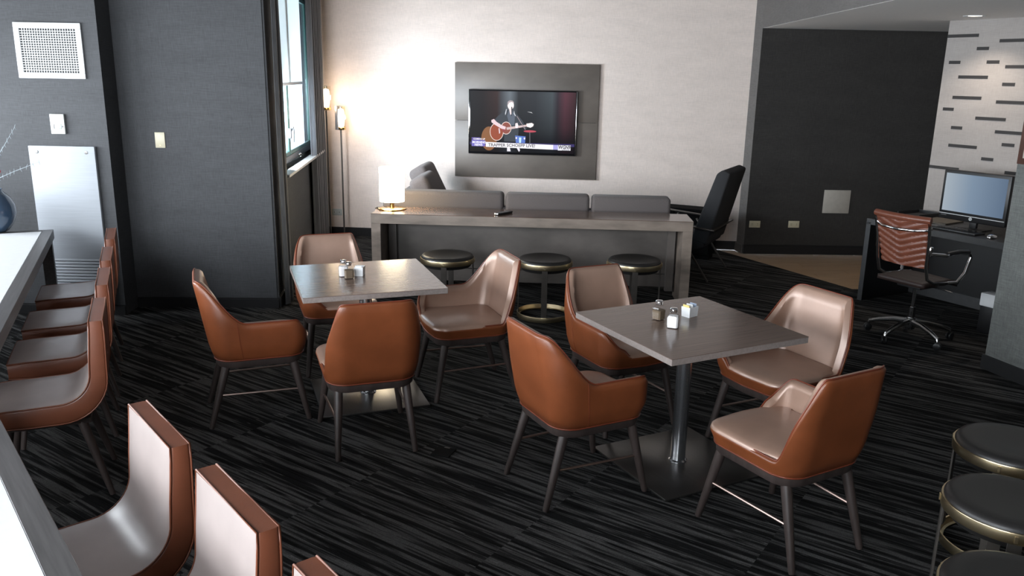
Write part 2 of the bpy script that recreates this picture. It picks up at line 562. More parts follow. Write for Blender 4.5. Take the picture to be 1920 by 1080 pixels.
def text_mesh(name, body, size, m, parent, loc, align='LEFT', extrude=0.0, sx=1.0, bold=0.0):
    cu = bpy.data.curves.new(name, 'FONT')
    cu.body = body
    cu.size = size
    cu.align_x = align
    cu.extrude = extrude
    cu.offset = bold
    cu.resolution_u = 2
    t = bpy.data.objects.new(name, cu)
    COL.objects.link(t)
    dg = bpy.context.evaluated_depsgraph_get()
    dg.update()
    me = bpy.data.meshes.new_from_object(t.evaluated_get(dg))
    bpy.data.objects.remove(t)
    bpy.data.curves.remove(cu)
    me.name = name
    for v in me.vertices:                       # stand the text up, facing -y
        x, y, z = v.co
        v.co = (x * sx, -z, y)
    me.materials.clear(); me.materials.append(m)
    o = bpy.data.objects.new(name, me)
    COL.objects.link(o)
    o.parent = parent
    o.location = loc
    return o


def wall_seg(mb, a, b, z0, z1, th, holes=()):
    """vertical wall whose room face runs a->b, thickness th to the right-hand side of a->b"""
    a = Vector(a); b = Vector(b)
    d = (b - a); L = d.length; d.normalize()
    n = Vector((d.y, -d.x))
    us = sorted({0.0, L, *[h[0] for h in holes], *[h[1] for h in holes]})
    zs = sorted({z0, z1, *[h[2] for h in holes], *[h[3] for h in holes]})
    for u0, u1 in zip(us, us[1:]):
        for za, zb in zip(zs, zs[1:]):
            um, zm = (u0 + u1) / 2, (za + zb) / 2
            if any(h[0] < um < h[1] and h[2] < zm < h[3] for h in holes):
                continue
            p = [a + d * u0, a + d * u1, a + d * u1 + n * th, a + d * u0 + n * th]
            mb.prism([(q.x, q.y) for q in p], za, zb)
    return mb


def skirting(name, a, b, m, h=0.10, th=0.014, side=1):
    a = Vector(a); b = Vector(b)
    d = (b - a).normalized(); n = Vector((-d.y, d.x)) * side
    p = [a, b, b + n * th, a + n * th]
    mb = MB().prism([(q.x, q.y) for q in p], 0.0, h - 0.012)
    q = [a, b, b + n * th * 0.5, a + n * th * 0.5]
    mb.prism([(v.x, v.y) for v in q], h - 0.012, h)
    return struct(name, mb, m)


# ------------------------------------------------------------------ room shell
ZC = 3.0
W0 = Vector((-2.29, 9.9557))
W1 = Vector((2.604, 9.4658))
W2 = Vector((2.632, 9.262))
struct('wall_back', wall_seg(MB(), W1, W0, 0, ZC, 0.0 + 0.12), M['white_wall'])
# return between the pale wall and the dark alcove wall
struct('wall_return', MB().prism([(W1.x, W1.y), (W2.x, W2.y), (W2.x + .09, W2.y + .06), (W1.x + .09, W1.y + 0.1)], 0, ZC), M['lit_charcoal_wall'])
struct('wall_alcove', MB().prism([(2.634, 9.262), (6.6, 9.34), (6.6, 9.46), (2.72, 9.40)], 0, ZC), M['alcove_wall'])
struct('wall_right', MB().prism([(6.5, 9.4), (6.62, 9.4), (6.62, -1.7), (6.5, -1.7)], 0, ZC), M['column'])
struct('wall_front', wall_seg(MB(), FA, FB, 0, ZC, 0.14, [(a, b, *HZ3) for a, b in FRONT_WIN]), M['dark_wall'])  # unseen wall, given the dark covering to cut bounced light
# left: window wall beside the television wall, dark walls, glazed outer wall by the long tables
WIN_H = [(0.33, 2.30, 1.075, 2.72)]
struct('wall_window', wall_seg(MB(), WINB, WINA, 0, ZC, 0.14, [((WINB - WINA).length - 2.75, (WINB - WINA).length - 0.33, 1.075, 2.72)]), M['dark_wall'])
struct('wall_left', MB().prism([(-3.14, 6.645), (-1.970, 6.688), (-1.985, 6.84), (-3.14, 6.80)], 0, ZC), M['dark_wall'])
struct('wall_vent', MB().prism([(-5.45, 6.40), (-3.112, 6.40), (-3.124, 6.66), (-5.45, 6.62)], 0, ZC), M['dark_wall'])
struct('wall_outer', wall_seg(MB(), L1B, L1A, 0, ZC, -0.14, [((L1B - L1A).length - b, (L1B - L1A).length - a, *HZ1) for a, b in L1_WIN]), M['dark_wall'])
struct('wall_outer_near', wall_seg(MB(), L2B, L1B, 0, ZC, -0.14, [((L2B - L1B).length - b, (L2B - L1B).length - a, *HZ2) for a, b in L2_WIN]), M['dark_wall'])
struct('ceiling', MB().prism([(-5.6, -1.8), (6.7, -1.8), (6.7, 10.2), (-5.6, 10.2)], ZC, ZC + 0.12), M['ceiling_main'])
struct('ceiling_alcove', MB().prism([(2.636, 9.262), (2.532, 6.04), (2.282, -1.62), (6.5, -1.62), (6.5, 9.34)], 2.4615, 2.50), M['ceiling'])
struct('wall_bulkhead', MB().prism([(2.632, 9.262), (2.528, 6.04), (2.278, -1.62), (2.40, -1.62), (2.65, 6.04), (2.75, 9.262)], 2.463, ZC), M['lit_charcoal_wall'])

# floor: slab, carpet sheet and oak planks in the alcove passage
slab = struct('floor', MB().prism([(-5.6, -1.8), (6.7, -1.8), (6.7, 10.2), (-5.6, 10.2)], -0.12, -0.022), M['sub'])
carpet_poly = [(-5.5, 10.1), (2.05, 10.1), (2.362, 9.479), (3.262, 7.68), (3.90, 7.70), (5.32, 5.15), (6.6, 5.0), (6.6, -1.75), (-5.5, -1.75)]
MB().prism(carpet_poly, -0.022, 0.0).build('carpet', M['carpet'], slab)
pw = 0.16
y = 5.6
k = 0
while y < 9.4:
    x = 2.0 + (k % 3) * 0.37 - 0.5
    while x < 6.4:
        ln = 1.25
        ye = y + pw - 0.004
        # keep only planks in the passage strip right of the carpet edge
        if x + ln > 2.3 + (9.5 - y) * 0.48 - 0.2 and y > 6.3 - (x - 2.3) * 0.1:
            MB().box((x + ln / 2, y + pw / 2, -0.0135), (ln - 0.004, pw - 0.004, 0.017)).build('plank', M['plank'], slab)
        x += ln
    y += pw
    k += 1

# skirtings
skirting('baseboard_back', W0, W1, M['base'], 0.10, side=-1)
skirting('baseboard_return', W1 + Vector((-.012, -.012)), W2 + Vector((-.012, 0.0)), M['lit_charcoal_wall'], 0.105, 0.008, side=-1)
skirting('baseboard_alcove', (2.634, 9.262), (6.5, 9.338), M['base'], 0.105, side=-1)
skirting('baseboard_left', (-3.12, 6.646), (-1.955, 6.689), M['base'], 0.085, side=-1)
skirting('baseboard_window', WINA, WINB, M['base'], 0.10, side=-1)
skirting('baseboard_vent', (-5.2, 6.40), (-3.112, 6.40), M['base'], 0.085, side=-1)

# partition with the dashed wallcovering behind the desk
P0 = Vector((3.83, 7.68)); PD = Vector((.49, -.872)).normalized(); PN = Vector((PD.y, -PD.x))
p = [P0, P0 + PD * 2.9, P0 + PD * 2.9 - PN * 0.14, P0 - PN * 0.14]
pw_ = struct('wall_partition', MB().prism([(q.x, q.y) for q in p], 0, 2.462), M['dash_wall'])
dashes = [(0.0, 0.287, 2.330), (0.477, 0.72, 2.280), (0.287, 0.394, 2.220), (0.048, 0.155, 2.106), (0.393, 0.503, 2.108), (0.560, 0.80, 2.069),
          (0.156, 0.424, 1.982), (0.558, 0.665, 1.926), (0.130, 0.395, 1.806), (0.529, 0.77, 1.780), (0.054, 0.157, 1.702), (0.369, 0.636, 1.637),
          (0.158, 0.262, 1.544), (0.561, 0.80, 1.532), (0.157, 0.423, 1.387), (0.637, 0.744, 1.430), (0.478, 0.585, 1.296), (0.0, 0.289, 1.182),
          (0.70, 0.94, 1.20), (0.86, 1.1, 1.62), (0.9, 1.0, 2.18), (0.93, 1.19, 1.95), (0.36, 0.62, 1.06)]
M['dash'] = mat('dark_dash', (0.016, 0.014, 0.014), 0.6, var=0.1)
for (a, b, z) in dashes:
    q0 = P0 + PD * a; q1 = P0 + PD * b
    q = [q0, q1, q1 + PN * 0.003, q0 + PN * 0.003]
    MB().prism([(v.x, v.y) for v in q], z - 0.0135, z + 0.0135).build('dash', M['dash'], pw_)

# grey column at the right edge with its skirting
CA = Vector((3.31, 5.481)); CD = Vector((.095, -.324)).normalized(); CN = Vector((-CD.y, CD.x))
if CN.x < 0:
    CN = -CN
c1 = CA + CD * 1.1
q = [CA, c1, c1 + CN * 0.9, CA + CN * 0.9]
struct('wall_column', MB().prism([(v.x, v.y) for v in q], 0, 2.462), M['column'])
o_ = 0.014
q = [CA - CN * o_ - CD * o_, c1 - CN * o_ + CD * o_, c1 + CN * 0.92 + CD * o_, CA + CN * .92 - CD * o_]
struct('baseboard_column', MB().prism([(v.x, v.y) for v in q], 0, 0.10), M['base'])

# ------------------------------------------------------------------ outer windows (light source of the dining area)
wi = 2
for (A, B, wins, hz) in ((L1A, L1B, L1_WIN, HZ1), (L1B, L2B, L2_WIN, HZ2), (FA, FB, FRONT_WIN, HZ3)):
    d = (B - A).normalized(); n = Vector((-d.y, d.x))
    ang = math.atan2(d.y, d.x)
    for (a, b) in wins:
        e = bpy.data.objects.new('window_%d' % wi, None); COL.objects.link(e); e['kind'] = 'structure'
        pt = A + d * a
        e.location = (pt.x, pt.y, 0); e.rotation_euler = (0, 0, ang)
        W_ = b - a
        mb = MB()
        t = 0.05
        mb.box((W_ / 2, 0.07 - 0.14, hz[0] + t / 2), (W_, 0.05, t)).box((W_ / 2, -0.07, hz[1] - t / 2), (W_, 0.05, t))
        for xx in (t / 2, W_ / 2, W_ - t / 2):
            mb.box((xx, -0.07, (hz[0] + hz[1]) / 2), (t, 0.05, hz[1] - hz[0] - 2 * t))
        mb.build('window_frame', M['green_frame'], e)
        for xx in (W_ * .25 + t / 4, W_ * .75 - t / 4):
            MB().box((xx, -0.07, (hz[0] + hz[1]) / 2), (W_ / 2 - 1.5 * t, 0.006, hz[1] - hz[0] - 2 * t)).build('pane', M['pane'], e)
        wi += 1

# ------------------------------------------------------------------ the visible window with its sill
wd = (WINB - WINA).normalized(); wang = math.atan2(wd.y, wd.x)
win = bpy.data.objects.new('window_1', None); COL.objects.link(win); win['kind'] = 'structure'
win.location = (WINA.x, WINA.y, 0); win.rotation_euler = (0, 0, wang)
# local: x along the wall away from the camera, +y outwards, -y into the room
zb, zt, ua, ub = 1.09, 2.72, 0.33, 2.75
yo = 0.085
f = MB()
f.box(((ua + ub) / 2, yo, zb + .03), (ub - ua, .05, .06), .004).box(((ua + ub) / 2, yo, zt - .03), (ub - ua, .05, .06), .004)
f.box((ua + .03, yo, (zb + zt) / 2), (.06, .05, zt - zb), .004).box((ub - .03, yo, (zb + zt) / 2), (.06, .05, zt - zb), .004)
f.box((1.30, yo, (zb + zt) / 2), (.03, .03, zt - zb), .004)
f.build('window_frame', M['grey_frame'], win)
for (x0, x1) in ((ua + .06, 1.285), (1.315, ub - .06)):
    s_ = MB()
    for (cx, cz, dx, dz) in (((x0 + x1) / 2, zb + .08, x1 - x0, .035), ((x0 + x1) / 2, zt - .08, x1 - x0, .035), (x0 + .018, (zb + zt) / 2, .035, zt - zb - .12), (x1 - .018, (zb + zt) / 2, .035, zt - zb - .12)):
        s_.box((cx, yo - .012, cz), (dx, .018, dz), .003)
    sash = s_.build('sash', M['green_frame'], win)
    MB().box(((x0 + x1) / 2, yo, (zb + zt) / 2), (x1 - x0 - .06, .006, zt - zb - .16)).build('pane', M['tint_pane'], sash)
hd = MB()
hd.box((1.22, yo - .04, 1.36), (.03, .03, .10), .006)
hd.tube([(1.22, yo - .055, 1.39), (1.20, yo - .075, 1.42), (1.19, yo - .08, 1.36), (1.20, yo - .075, 1.28)], .008)
hd.build('window_handle', M['black'], win)
MB().box(((ua + ub) / 2, 0.015, 1.0625), (ub - ua - .004, .19, .025), .004).build('window_sill', M['sill'], win)
MB().box((2.744, 0.02, 1.9), (.008, .08, 1.6)).build('window_reveal', M['grey_frame'], win)
st = MB()
st.tube([(1.85, .05, 1.078), (1.80, .03, 1.095), (1.70, .03, 1.13), (1.62, .04, 1.12)], .008)
st.build('window_stay', M['alu'], win)

rb = thing('roller_blind', 'white roller blind pulled half down over the window', 'blind', (WINA.x, WINA.y, 0), wang)
fab = MB()
fab.box((1.215, 0.035, 2.255), (1.69, .0015, .87))
fab.build('blind_fabric', M['blind'], rb)
MB().box((1.215, 0.035, 1.815), (1.69, .012, .028), .004).build('bottom_bar', M['white_paint'], rb)
MB().tube([(.38, 0.035, 2.695), (2.05, 0.035, 2.695)], .022).build('roller', M['white_paint'], rb)

def curtain(label, u0, u1, depth, folds, off, seed):
    rnd = random.Random(seed)
    cu = thing('curtain', label, 'curtain', (WINA.x, WINA.y, 0), wang, 'window curtains')
    N = folds * 10
    rows = []
    ph = [rnd.uniform(-.4, .4) for _ in range(folds + 2)]
    for zi in range(13):
        z = 0.012 + 2.82 * zi / 12
        row = []
        for i in range(N + 1):
            t = i / N
            k = t * folds
            a = depth * (0.75 + 0.25 * math.sin(ph[int(k)] * 7)) * (1.0 - 0.25 * zi / 12)
            row.append((u0 + (u1 - u0) * t + .012 * math.sin(zi * .7 + k), off + a * math.cos(2 * PI * k + ph[int(k)] * .3 * math.sin(zi * .5)), z))
        rows.append(row)
    mb = MB()
    mb.grid(rows)
    o = mb.build('curtain_fabric', M['curtain'], cu, angle=80)
    sd = o.modifiers.new('thick', 'SOLIDIFY'); sd.thickness = 0.004
    MB().box(((u0 + u1) / 2, off, 2.838), (u1 - u0 + .04, .03, .02)).build('curtain_heading', M['curtain'], cu)
    return cu
curtain('dark grey curtain gathered beside the dark wall', 0.04, 0.26, 0.032, 3, -0.062, 3)
curtain('dark grey curtain gathered between window and pale wall', 2.02, 2.98, 0.032, 7, -0.058, 5)
ct = MB().box((1.62, -.09, 2.87), (3.2, .03, .03)).build('curtain_track', M['white_paint'])
ct.location = (WINA.x, WINA.y, 0); ct.rotation_euler = (0, 0, wang)
tag(ct, 'straight ceiling track carrying the grey window curtains', 'curtain rail')

# ------------------------------------------------------------------ dark wall fittings
# local frame for the vent wall: x along +X from the corner (-3.112, 6.40), front = -y
vx, vy = -3.112, 6.40
v = thing('air_vent', 'white square egg-crate air grille high on the dark wall', 'air vent', (vx, vy, 0))
mb = MB()
x0, x1, z0, z1 = -.617, -.116, 1.846, 2.247
bw = .042
mb.box(((x0 + x1) / 2, -.008, z1 - bw / 2), (x1 - x0, .016, bw), .003).box(((x0 + x1) / 2, -.008, z0 + bw / 2), (x1 - x0, .016, bw), .003)
mb.box((x0 + bw / 2, -.008, (z0 + z1) / 2), (bw, .016, z1 - z0 - 2 * bw), .002).box((x1 - bw / 2, -.008, (z0 + z1) / 2), (bw, .016, z1 - z0 - 2 * bw), .002)
mb.build('vent_frame', M['white_paint'], v)
MB().box(((x0 + x1) / 2, -.001, (z0 + z1) / 2), (x1 - x0 - 2 * bw, .002, z1 - z0 - 2 * bw)).build('vent_cavity', M['black'], v)
n1, n2 = 17, 21
for i in range(1, n1 + 1):
    zz = z0 + bw + (z1 - z0 - 2 * bw) * i / (n1 + 1)
    MB().box(((x0 + x1) / 2, -.008, zz), (x1 - x0 - 2 * bw, .010, .0048)).build('louver', M['white_paint'], v)
for i in range(1, n2 + 1):
    xx = x0 + bw + (x1 - x0 - 2 * bw) * i / (n2 + 1)
    MB().box((xx, -.006, (z0 + z1) / 2), (.0046, .008, z1 - z0 - 2 * bw)).build('louver', M['white_paint'], v)

t = thing('thermostat', 'small white thermostat on the dark wall under the air grille', 'thermostat', (vx, vy, 0))
MB().box((-.366, -.012, 1.510), (.108, .024, .150), .004).build('thermostat_body', M['white_plastic'], t)
MB().box((-.357, -.0252, 1.492), (.042, .003, .040), .001).build('display', M['lcd'], t)
MB().box((-.392, -.0252, 1.492), (.004, .003, .036)).build('slider', M['button'], t)
MB().box((-.328, -.0252, 1.492), (.010, .003, .012)).build('button', M['button'], t)

h = thing('heater_cover', 'pale grey metal heating cover with slotted foot on the dark wall', 'heater', (vx, vy - .0015, 0))
mb = MB()
x0, x1 = -.606, -.100
mb.box(((x0 + x1) / 2, -.016, .905), (x1 - x0, .032, .88), .003)
nsl = 9
for i in range(nsl):
    zz = .455 - i * .0245
    mb.box(((x0 + x1) / 2, -.016, zz), (x1 - x0, .032, .0185), .001)
mb.box(((x0 + x1) / 2, -.016, .165), (x1 - x0, .032, .12), .002)
mb.box((x0 + .006, -.016, .34), (.012, .032, .26)).box((x1 - .006, -.016, .34), (.012, .032, .26))
mb.build('cover_panel', M['vent_metal'], h)
MB().box(((x0 + x1) / 2, -.003, .34), (x1 - x0 - .02, .004, .27)).build('cavity', M['black'], h)
for xx in (-.545, -.165):
    MB().lathe([(0, -.0), (.013, -.0), (.013, .004), (0, .005)], n=14).build('screw', M['steel'], h).matrix_local = Matrix.Translation((xx, -.032, 1.30)) @ Matrix.Rotation(PI / 2, 4, 'X')

dw = math.atan2(.043, 1.165)
b = thing('blank_plate', 'almond blank cover plate on the dark wall', 'wall plate', (-3.12, 6.646, 0), dw)
MB().box((.297, -.004, 1.381), (.078, .008, .122), .003).build('plate', M['beige_plastic'], b)
for zz in (1.34, 1.422):
    MB().lathe([(0, 0), (.004, 0), (.003, .002), (0, .002)], n=10).build('screw', M['gold'], b).matrix_local = Matrix.Translation((.297, -.008, zz)) @ Matrix.Rotation(PI / 2, 4, 'X')

# alcove wall plates
ba = math.atan2(.02, 1)
b = thing('access_panel', 'square almond access panel on the black alcove wall', 'wall panel', (2.63, 9.263, 0), ba)
MB().box((1.010, -.006, .610), (.300, .012, .262), .004).build('panel', M['beige_panel'], b)
MB().box((1.010, -.0125, .610), (.262, .003, .224), .001).build('panel_door', M['beige_panel'], b)

def outlet(label, loc, rotz, x, z, w_=.125, hh=.077, m='beige_plastic', group=None):
    o = thing('wall_outlet', label, 'outlet', loc, rotz, group)
    MB().box((x, -.004, z), (w_, .008, hh), .003).build('plate', M[m], o)
    for dx in (-.03, .03):
        MB().box((x + dx, -.009, z), (.034, .004, .028), .006, 2).build('socket', M[m], o)
        for dz in (-.006, .006):
            MB().box((x + dx, -.0112, z + dz), (.010, .002, .003)).build('slot', M['black'], o)
    return o
outlet('almond wall outlet on the black alcove wall, the one nearer the pale wall', (2.63, 9.263, 0), ba, .108, .340, group='alcove outlets')
outlet('almond wall outlet below and left of the square access panel', (2.63, 9.263, 0), ba, .553, .345, group='alcove outlets')
outlet('pale outlet plate low on the pale wall behind the twin floor lamp', (0, 9.7265, 0), WALL_ANG, -2.15, .282, .125, .08, 'white_plastic')

# picture on the column, just its edge in view
pa = math.atan2(CD.y, CD.x)
pc = thing('framed_picture', 'framed picture hanging on the grey column', 'picture', (CA.x, CA.y, 0), pa)
MB().box((.36, -.010, 1.75), (.70, .020, .65), .003).build('frame', M['pic_frame'], pc)
MB().box((.36, -.0205, 1.75), (.62, .002, .57)).build('print', M['beige_panel'], pc)

# recessed downlight in the alcove ceiling
M['lens'] = emis('downlight_lens', (1, .86, .66), 9.0)
dl = thing('downlight', 'round recessed downlight in the alcove ceiling', 'ceiling light', (3.724, 7.073, 2.462))
MB().lathe([(.052, -.001), (.085, -.006), (.088, -.002), (.088, .0), (.050, .0)], n=28, cap=False).build('trim_ring', M['white_paint'], dl)
MB().lathe([(.0, .0005), (.050, .0005), (.050, -.002), (0, -.002)], n=24).build('lens', M['lens'], dl)
light('downlight_beam', 'SPOT', (0, 0, -.03), 30, (1, .86, .72), parent=dl, spot_size=2.2, spot_blend=.8, shadow_soft_size=.04)

# ------------------------------------------------------------------ television wall
tp = thing('display_board', 'large grey two-board panel behind the television', 'wall panel', (0, 9.7265, 0), WALL_ANG)
MB().box((.129, -.022, 1.7375), (1.648, .036, .643), .002).build('board', M['tv_panel'], tp)
MB().box((.129, -.022, 1.090), (1.648, .036, .645), .002).build('board', M['tv_panel'], tp)
MB().box((.129, -.0105, 1.414), (1.60, .02, 1.25)).build('backing_board', M['black'], tp)

tv = thing('television', 'flat television showing a singer with a guitar', 'television', (0, 9.7265, 0), WALL_ANG)
tx0, tx1, tz0, tz1 = -.526, .713, 1.040, 1.766
tcx, tcz = (tx0 + tx1) / 2, (tz0 + tz1) / 2
MB().box((tcx, -.072, tcz), (tx1 - tx0, .056, tz1 - tz0), .006).build('casing', M['black_gloss'], tv)
MB().box((tx1 - .004, -.098, tcz), (.007, .012, tz1 - tz0 - .01), .002).build('side_trim', M['alu'], tv)
MB().box((tx0 + .002, -.098, tcz), (.004, .012, tz1 - tz0 - .01), .001).build('side_trim', M['alu'], tv)
sx0, sx1, sz0, sz1 = tx0 + .016, tx1 - .016, tz0 + .026, tz1 - .016
SW, SH = sx1 - sx0, sz1 - sz0


def screen_mat():
    m = bpy.data.materials.new('tv_picture')
    n, l, p = nodes_of(m)
    p.inputs['Base Color'].default_value = (.004, .004, .005, 1)
    p.inputs['Roughness'].default_value = .25
    p.inputs['Specular IOR Level'].default_value = .04
    tc = n.new('ShaderNodeTexCoord'); sp = n.new('ShaderNodeSeparateXYZ')
    l.new(tc.outputs['Generated'], sp.inputs[0])
    rp = n.new('ShaderNodeValToRGB')
    el = rp.color_ramp.elements
    stops = [(0, (.012, .012, .013)), (.12, (.014, .010, .010)), (.26, (.040, .020, .018)), (.30, (.060, .064, .074)), (.38, (.15, .175, .20)), (.46, (.026, .028, .032)),
             (.62, (.030, .034, .040)), (.78, (.060, .074, .084)), (.83, (.030, .022, .030)), (.90, (.095, .030, .044)), (1, (.040, .017, .020))]
    el[0].position = 0; el[0].color = (*stops[0][1], 1)
    el[1].position = 1; el[1].color = (*stops[-1][1], 1)
    for (pz, c) in stops[1:-1]:
        e = el.new(pz); e.color = (*c, 1)
    l.new(sp.outputs['X'], rp.inputs['Fac'])
    r2 = n.new('ShaderNodeValToRGB')
    e2 = r2.color_ramp.elements
    e2[0].position = .2; e2[0].color = (.12, .12, .15, 1)
    e2[1].position = .95; e2[1].color = (1.2, 1.2, 1.2, 1)
    e = e2.new(.42); e.color = (.55, .55, .55, 1)
    l.new(sp.outputs['Z'], r2.inputs['Fac'])
    mx = n.new('ShaderNodeMix'); mx.data_type = 'RGBA'; mx.blend_type = 'MULTIPLY'; mx.inputs['Factor'].default_value = 1
    l.new(rp.outputs['Color'], mx.inputs['A']); l.new(r2.outputs['Color'], mx.inputs['B'])
    l.new(mx.outputs['Result'], p.inputs['Emission Color'])
    p.inputs['Emission Strength'].default_value = 0.8
    return m


ys = -.1005
scr = MB().box(((sx0 + sx1) / 2, ys, (sz0 + sz1) / 2), (SW, .002, SH)).build('screen', screen_mat(), tv)


def spt(a, b):          # fraction of the picture (left to right, top to bottom) -> local point
    return (sx0 + SW * a, sz1 - SH * b)


LAY = [0]


def pic(name, poly, col, strength=1.0):
    LAY[0] += 1
    y1 = ys - .0012 - LAY[0] * .00012
    return MB().xzprism([spt(*q) for q in poly], y1, y1 + .0001).build(name, emis(name + '_light', col, strength), scr)


def ell(cx, cy, rx, ry, n=22, a0=0, a1=2 * PI):
    return [(cx + rx * math.cos(a0 + (a1 - a0) * i / n), cy + ry * math.sin(a0 + (a1 - a0) * i / n)) for i in range(n if abs(a1 - a0 - 2 * PI) < 1e-6 else n + 1)]


pic('spotlight_glow', ell(.185, .78, .075, .20), (.30, .12, .04), .8)
pic('jacket', [(.34, .30), (.30, .36), (.27, .40), (.235, .47), (.26, .52), (.30, .55), (.33, .72), (.33, .82), (.46, .82), (.47, .56), (.50, .52), (.52, .62), (.545, .60), (.50, .47), (.455, .38), (.42, .34), (.40, .30)], (.040, .048, .062))
pic('shirt', [(.37, .31), (.405, .31), (.43, .40), (.425, .55), (.38, .55), (.355, .40)], (.10, .12, .16))
pic('face', ell(.388, .225, .030, .070), (.95, .82, .82), 1.1)
pic('hair', [(.356, .20), (.36, .165), (.38, .145), (.405, .15), (.420, .18), (.415, .185), (.395, .172), (.372, .185), (.364, .22)], (.42, .36, .38))
pic('neck', [(.372, .28), (.402, .28), (.397, .37), (.385, .38)], (.80, .70, .72))
pic('collar', [(.345, .29), (.352, .29), (.345, .36), (.338, .39), (.335, .36)], (.6, .62, .68))
pic('collar', [(.42, .31), (.428, .36), (.44, .40), (.432, .40), (.418, .36)], (.6, .62, .68))
pic('microphone', [(.393, .25), (.403, .25), (.405, .29), (.402, .40), (.397, .40)], (.03, .03, .035))
pic('guitar_rim', ell(.258, .665, .066, .148) , (.85, .70, .66))
pic('guitar_rim', ell(.348, .60, .050, .105), (.85, .70, .66))
pic('guitar_body', ell(.258, .665, .061, .138), (.30, .060, .024))
pic('guitar_body', ell(.348, .60, .045, .095), (.26, .070, .050))
pic('sound_hole', ell(.325, .615, .018, .04), (.30, .05, .06))
pic('guitar_bridge', [(.275, .61), (.285, .60), (.292, .68), (.282, .70)], (.75, .60, .66))
pic('guitar_neck', [(.35, .590), (.545, .535), (.548, .565), (.355, .630)], (.62, .48, .48))
pic('headstock', [(.54, .52), (.59, .505), (.61, .525), (.605, .56), (.58, .585), (.545, .57)], (1.0, .85, .85))
pic('forearm', [(.205, .475), (.23, .455), (.255, .50), (.30, .55), (.345, .58), (.34, .625), (.30, .61), (.235, .545), (.207, .51)], (.80, .62, .66))
pic('hand', [(.435, .52), (.455, .51), (.465, .56), (.455, .60), (.435, .59)], (.95, .80, .84))
pic('strap', [(.445, .40), (.452, .40), (.535, .62), (.528, .62)], (.32, .26, .28))
pic('cymbal', ell(.575, .645, .060, .018), (.50, .07, .10))
pic('cymbal_stand', [(.571, .66), (.577, .66), (.58, .84), (.574, .84)], (.16, .15, .17))
pic('drum', [(.435, .72), (.535, .73), (.53, .86), (.445, .86)], (.10, .18, .55))
pic('drum_shine', [(.472, .75), (.495, .75), (.492, .86), (.475, .86)], (.55, .80, 1.0))
pic('drum_lugs', ell(.447, .76, .008, .018, 8), (.8, .75, .9))
pic('drum_lugs', ell(.525, .765, .008, .018, 8), (.8, .75, .9))
pic('mic_boom', [(.545, .325), (.585, .33), (.598, .35), (.58, .34)], (.6, .6, .62))
pic('trouser', [(.36, .91), (.385, .91), (.395, .985), (.36, .985)], (.80, .78, .84))
pic('trouser', [(.45, .92), (.475, .91), (.485, .965), (.475, .99), (.46, .95)], (.75, .72, .8))
pic('blue_wash', [(0, .84), (1, .84), (1, .885), (0, .885)], (.035, .025, .12))
pic('banner', [(.155, .838), (.80, .860), (.80, .938), (.155, .918)], (.92, .90, .95))
pic('banner_tail', [(.80, .860), (.845, .860), (.845, .938), (.80, .938)], (.40, .38, .75))
pic('station_box', [(.845, .86), (.965, .86), (.965, .948), (.845, .948)], (.80, .80, .86))
pic('news_box', [(.018, .765), (.10, .765), (.10, .81), (.018, .81)], (.10, .07, .30))
pic('news_box', [(.018, .81), (.148, .81), (.148, .912), (.018, .912)], (.16, .14, .50))
LAY[0] += 1
yt = ys - .0012 - (LAY[0] + 1) * .00012
dark = emis('screen_text_dark', (.10, .09, .10), 1)
lightm = emis('screen_text_light', (.95, .92, 1.0), 1)


def stext(body, a, b, size, m, sx=1.0, bold=0.0):
    x_, z_ = spt(a, b)
    return text_mesh('screen_text', body, size, m, scr, (x_, yt, z_), sx=sx, bold=bold)


stext('TRAPPER SCHOEPP LIVE!', .178, .908, .050, dark, sx=1.0, bold=.0012)
stext('COMING UP', .034, .803, .025, lightm, sx=.98, bold=.0008)
stext('MORNING', .024, .862, .035, lightm, sx=.95, bold=.001)
stext('NEWS', .046, .905, .034, lightm, sx=.98, bold=.001)
stext('WGN9', .850, .922, .058, dark, sx=.78, bold=.002)
for i_ in range(7):          # the line under the station letters is too small to read: plain strokes
    x_, z_ = spt(.885 + i_ * .0105, .940)
    MB().box((x_ + .004, yt, z_), (.008, .0001, .008)).build('screen_stroke', dark, scr)

# ------------------------------------------------------------------ dining chair
def outline(n=220):
    """plan outline of the seat, starting at the front middle and going round by the sitter's right"""
    hx, yb, yf, rb_, rf_ = .252, -.245, .275, .115, .10
    pts = []

    def arc(cx, cy, r, a0, a1, k):
        return [(cx + r * math.cos(a0 + (a1 - a0) * i / k), cy + r * math.sin(a0 + (a1 - a0) * i / k)) for i in range(k + 1)]
    pts += [(0, yf + .012), (.06, yf + .009)]
    pts += arc(hx - rf_, yf - rf_, rf_, PI / 2, 0, 10)
    pts += arc(hx - rb_, yb + rb_, rb_, 0, -PI / 2, 10)
    pts += arc(-hx + rb_, yb + rb_, rb_, -PI / 2, -PI, 10)
    pts += arc(-hx + rf_, yf - rf_, rf_, PI, PI / 2, 10)
    pts += [(-.06, yf + .009)]
    # resample evenly
    P = [Vector(q) for q in pts]
    seg = [(P[(i + 1) % len(P)] - P[i]).length for i in range(len(P))]
    T = sum(seg)
    out = []
    for kk in range(n):
        s_ = T * kk / n
        i = 0
        while s_ > seg[i]:
            s_ -= seg[i]; i += 1
        out.append(P[i].lerp(P[(i + 1) % len(P)], s_ / seg[i] if seg[i] > 0 else 0))
    return out


def sstep(a, b, x_):
    t_ = max(0, min(1, (x_ - a) / (b - a)))
    return t_ * t_ * (3 - 2 * t_)


ZB, ZBAND, ZARM, ZTOP = .385, .458, .600, .835


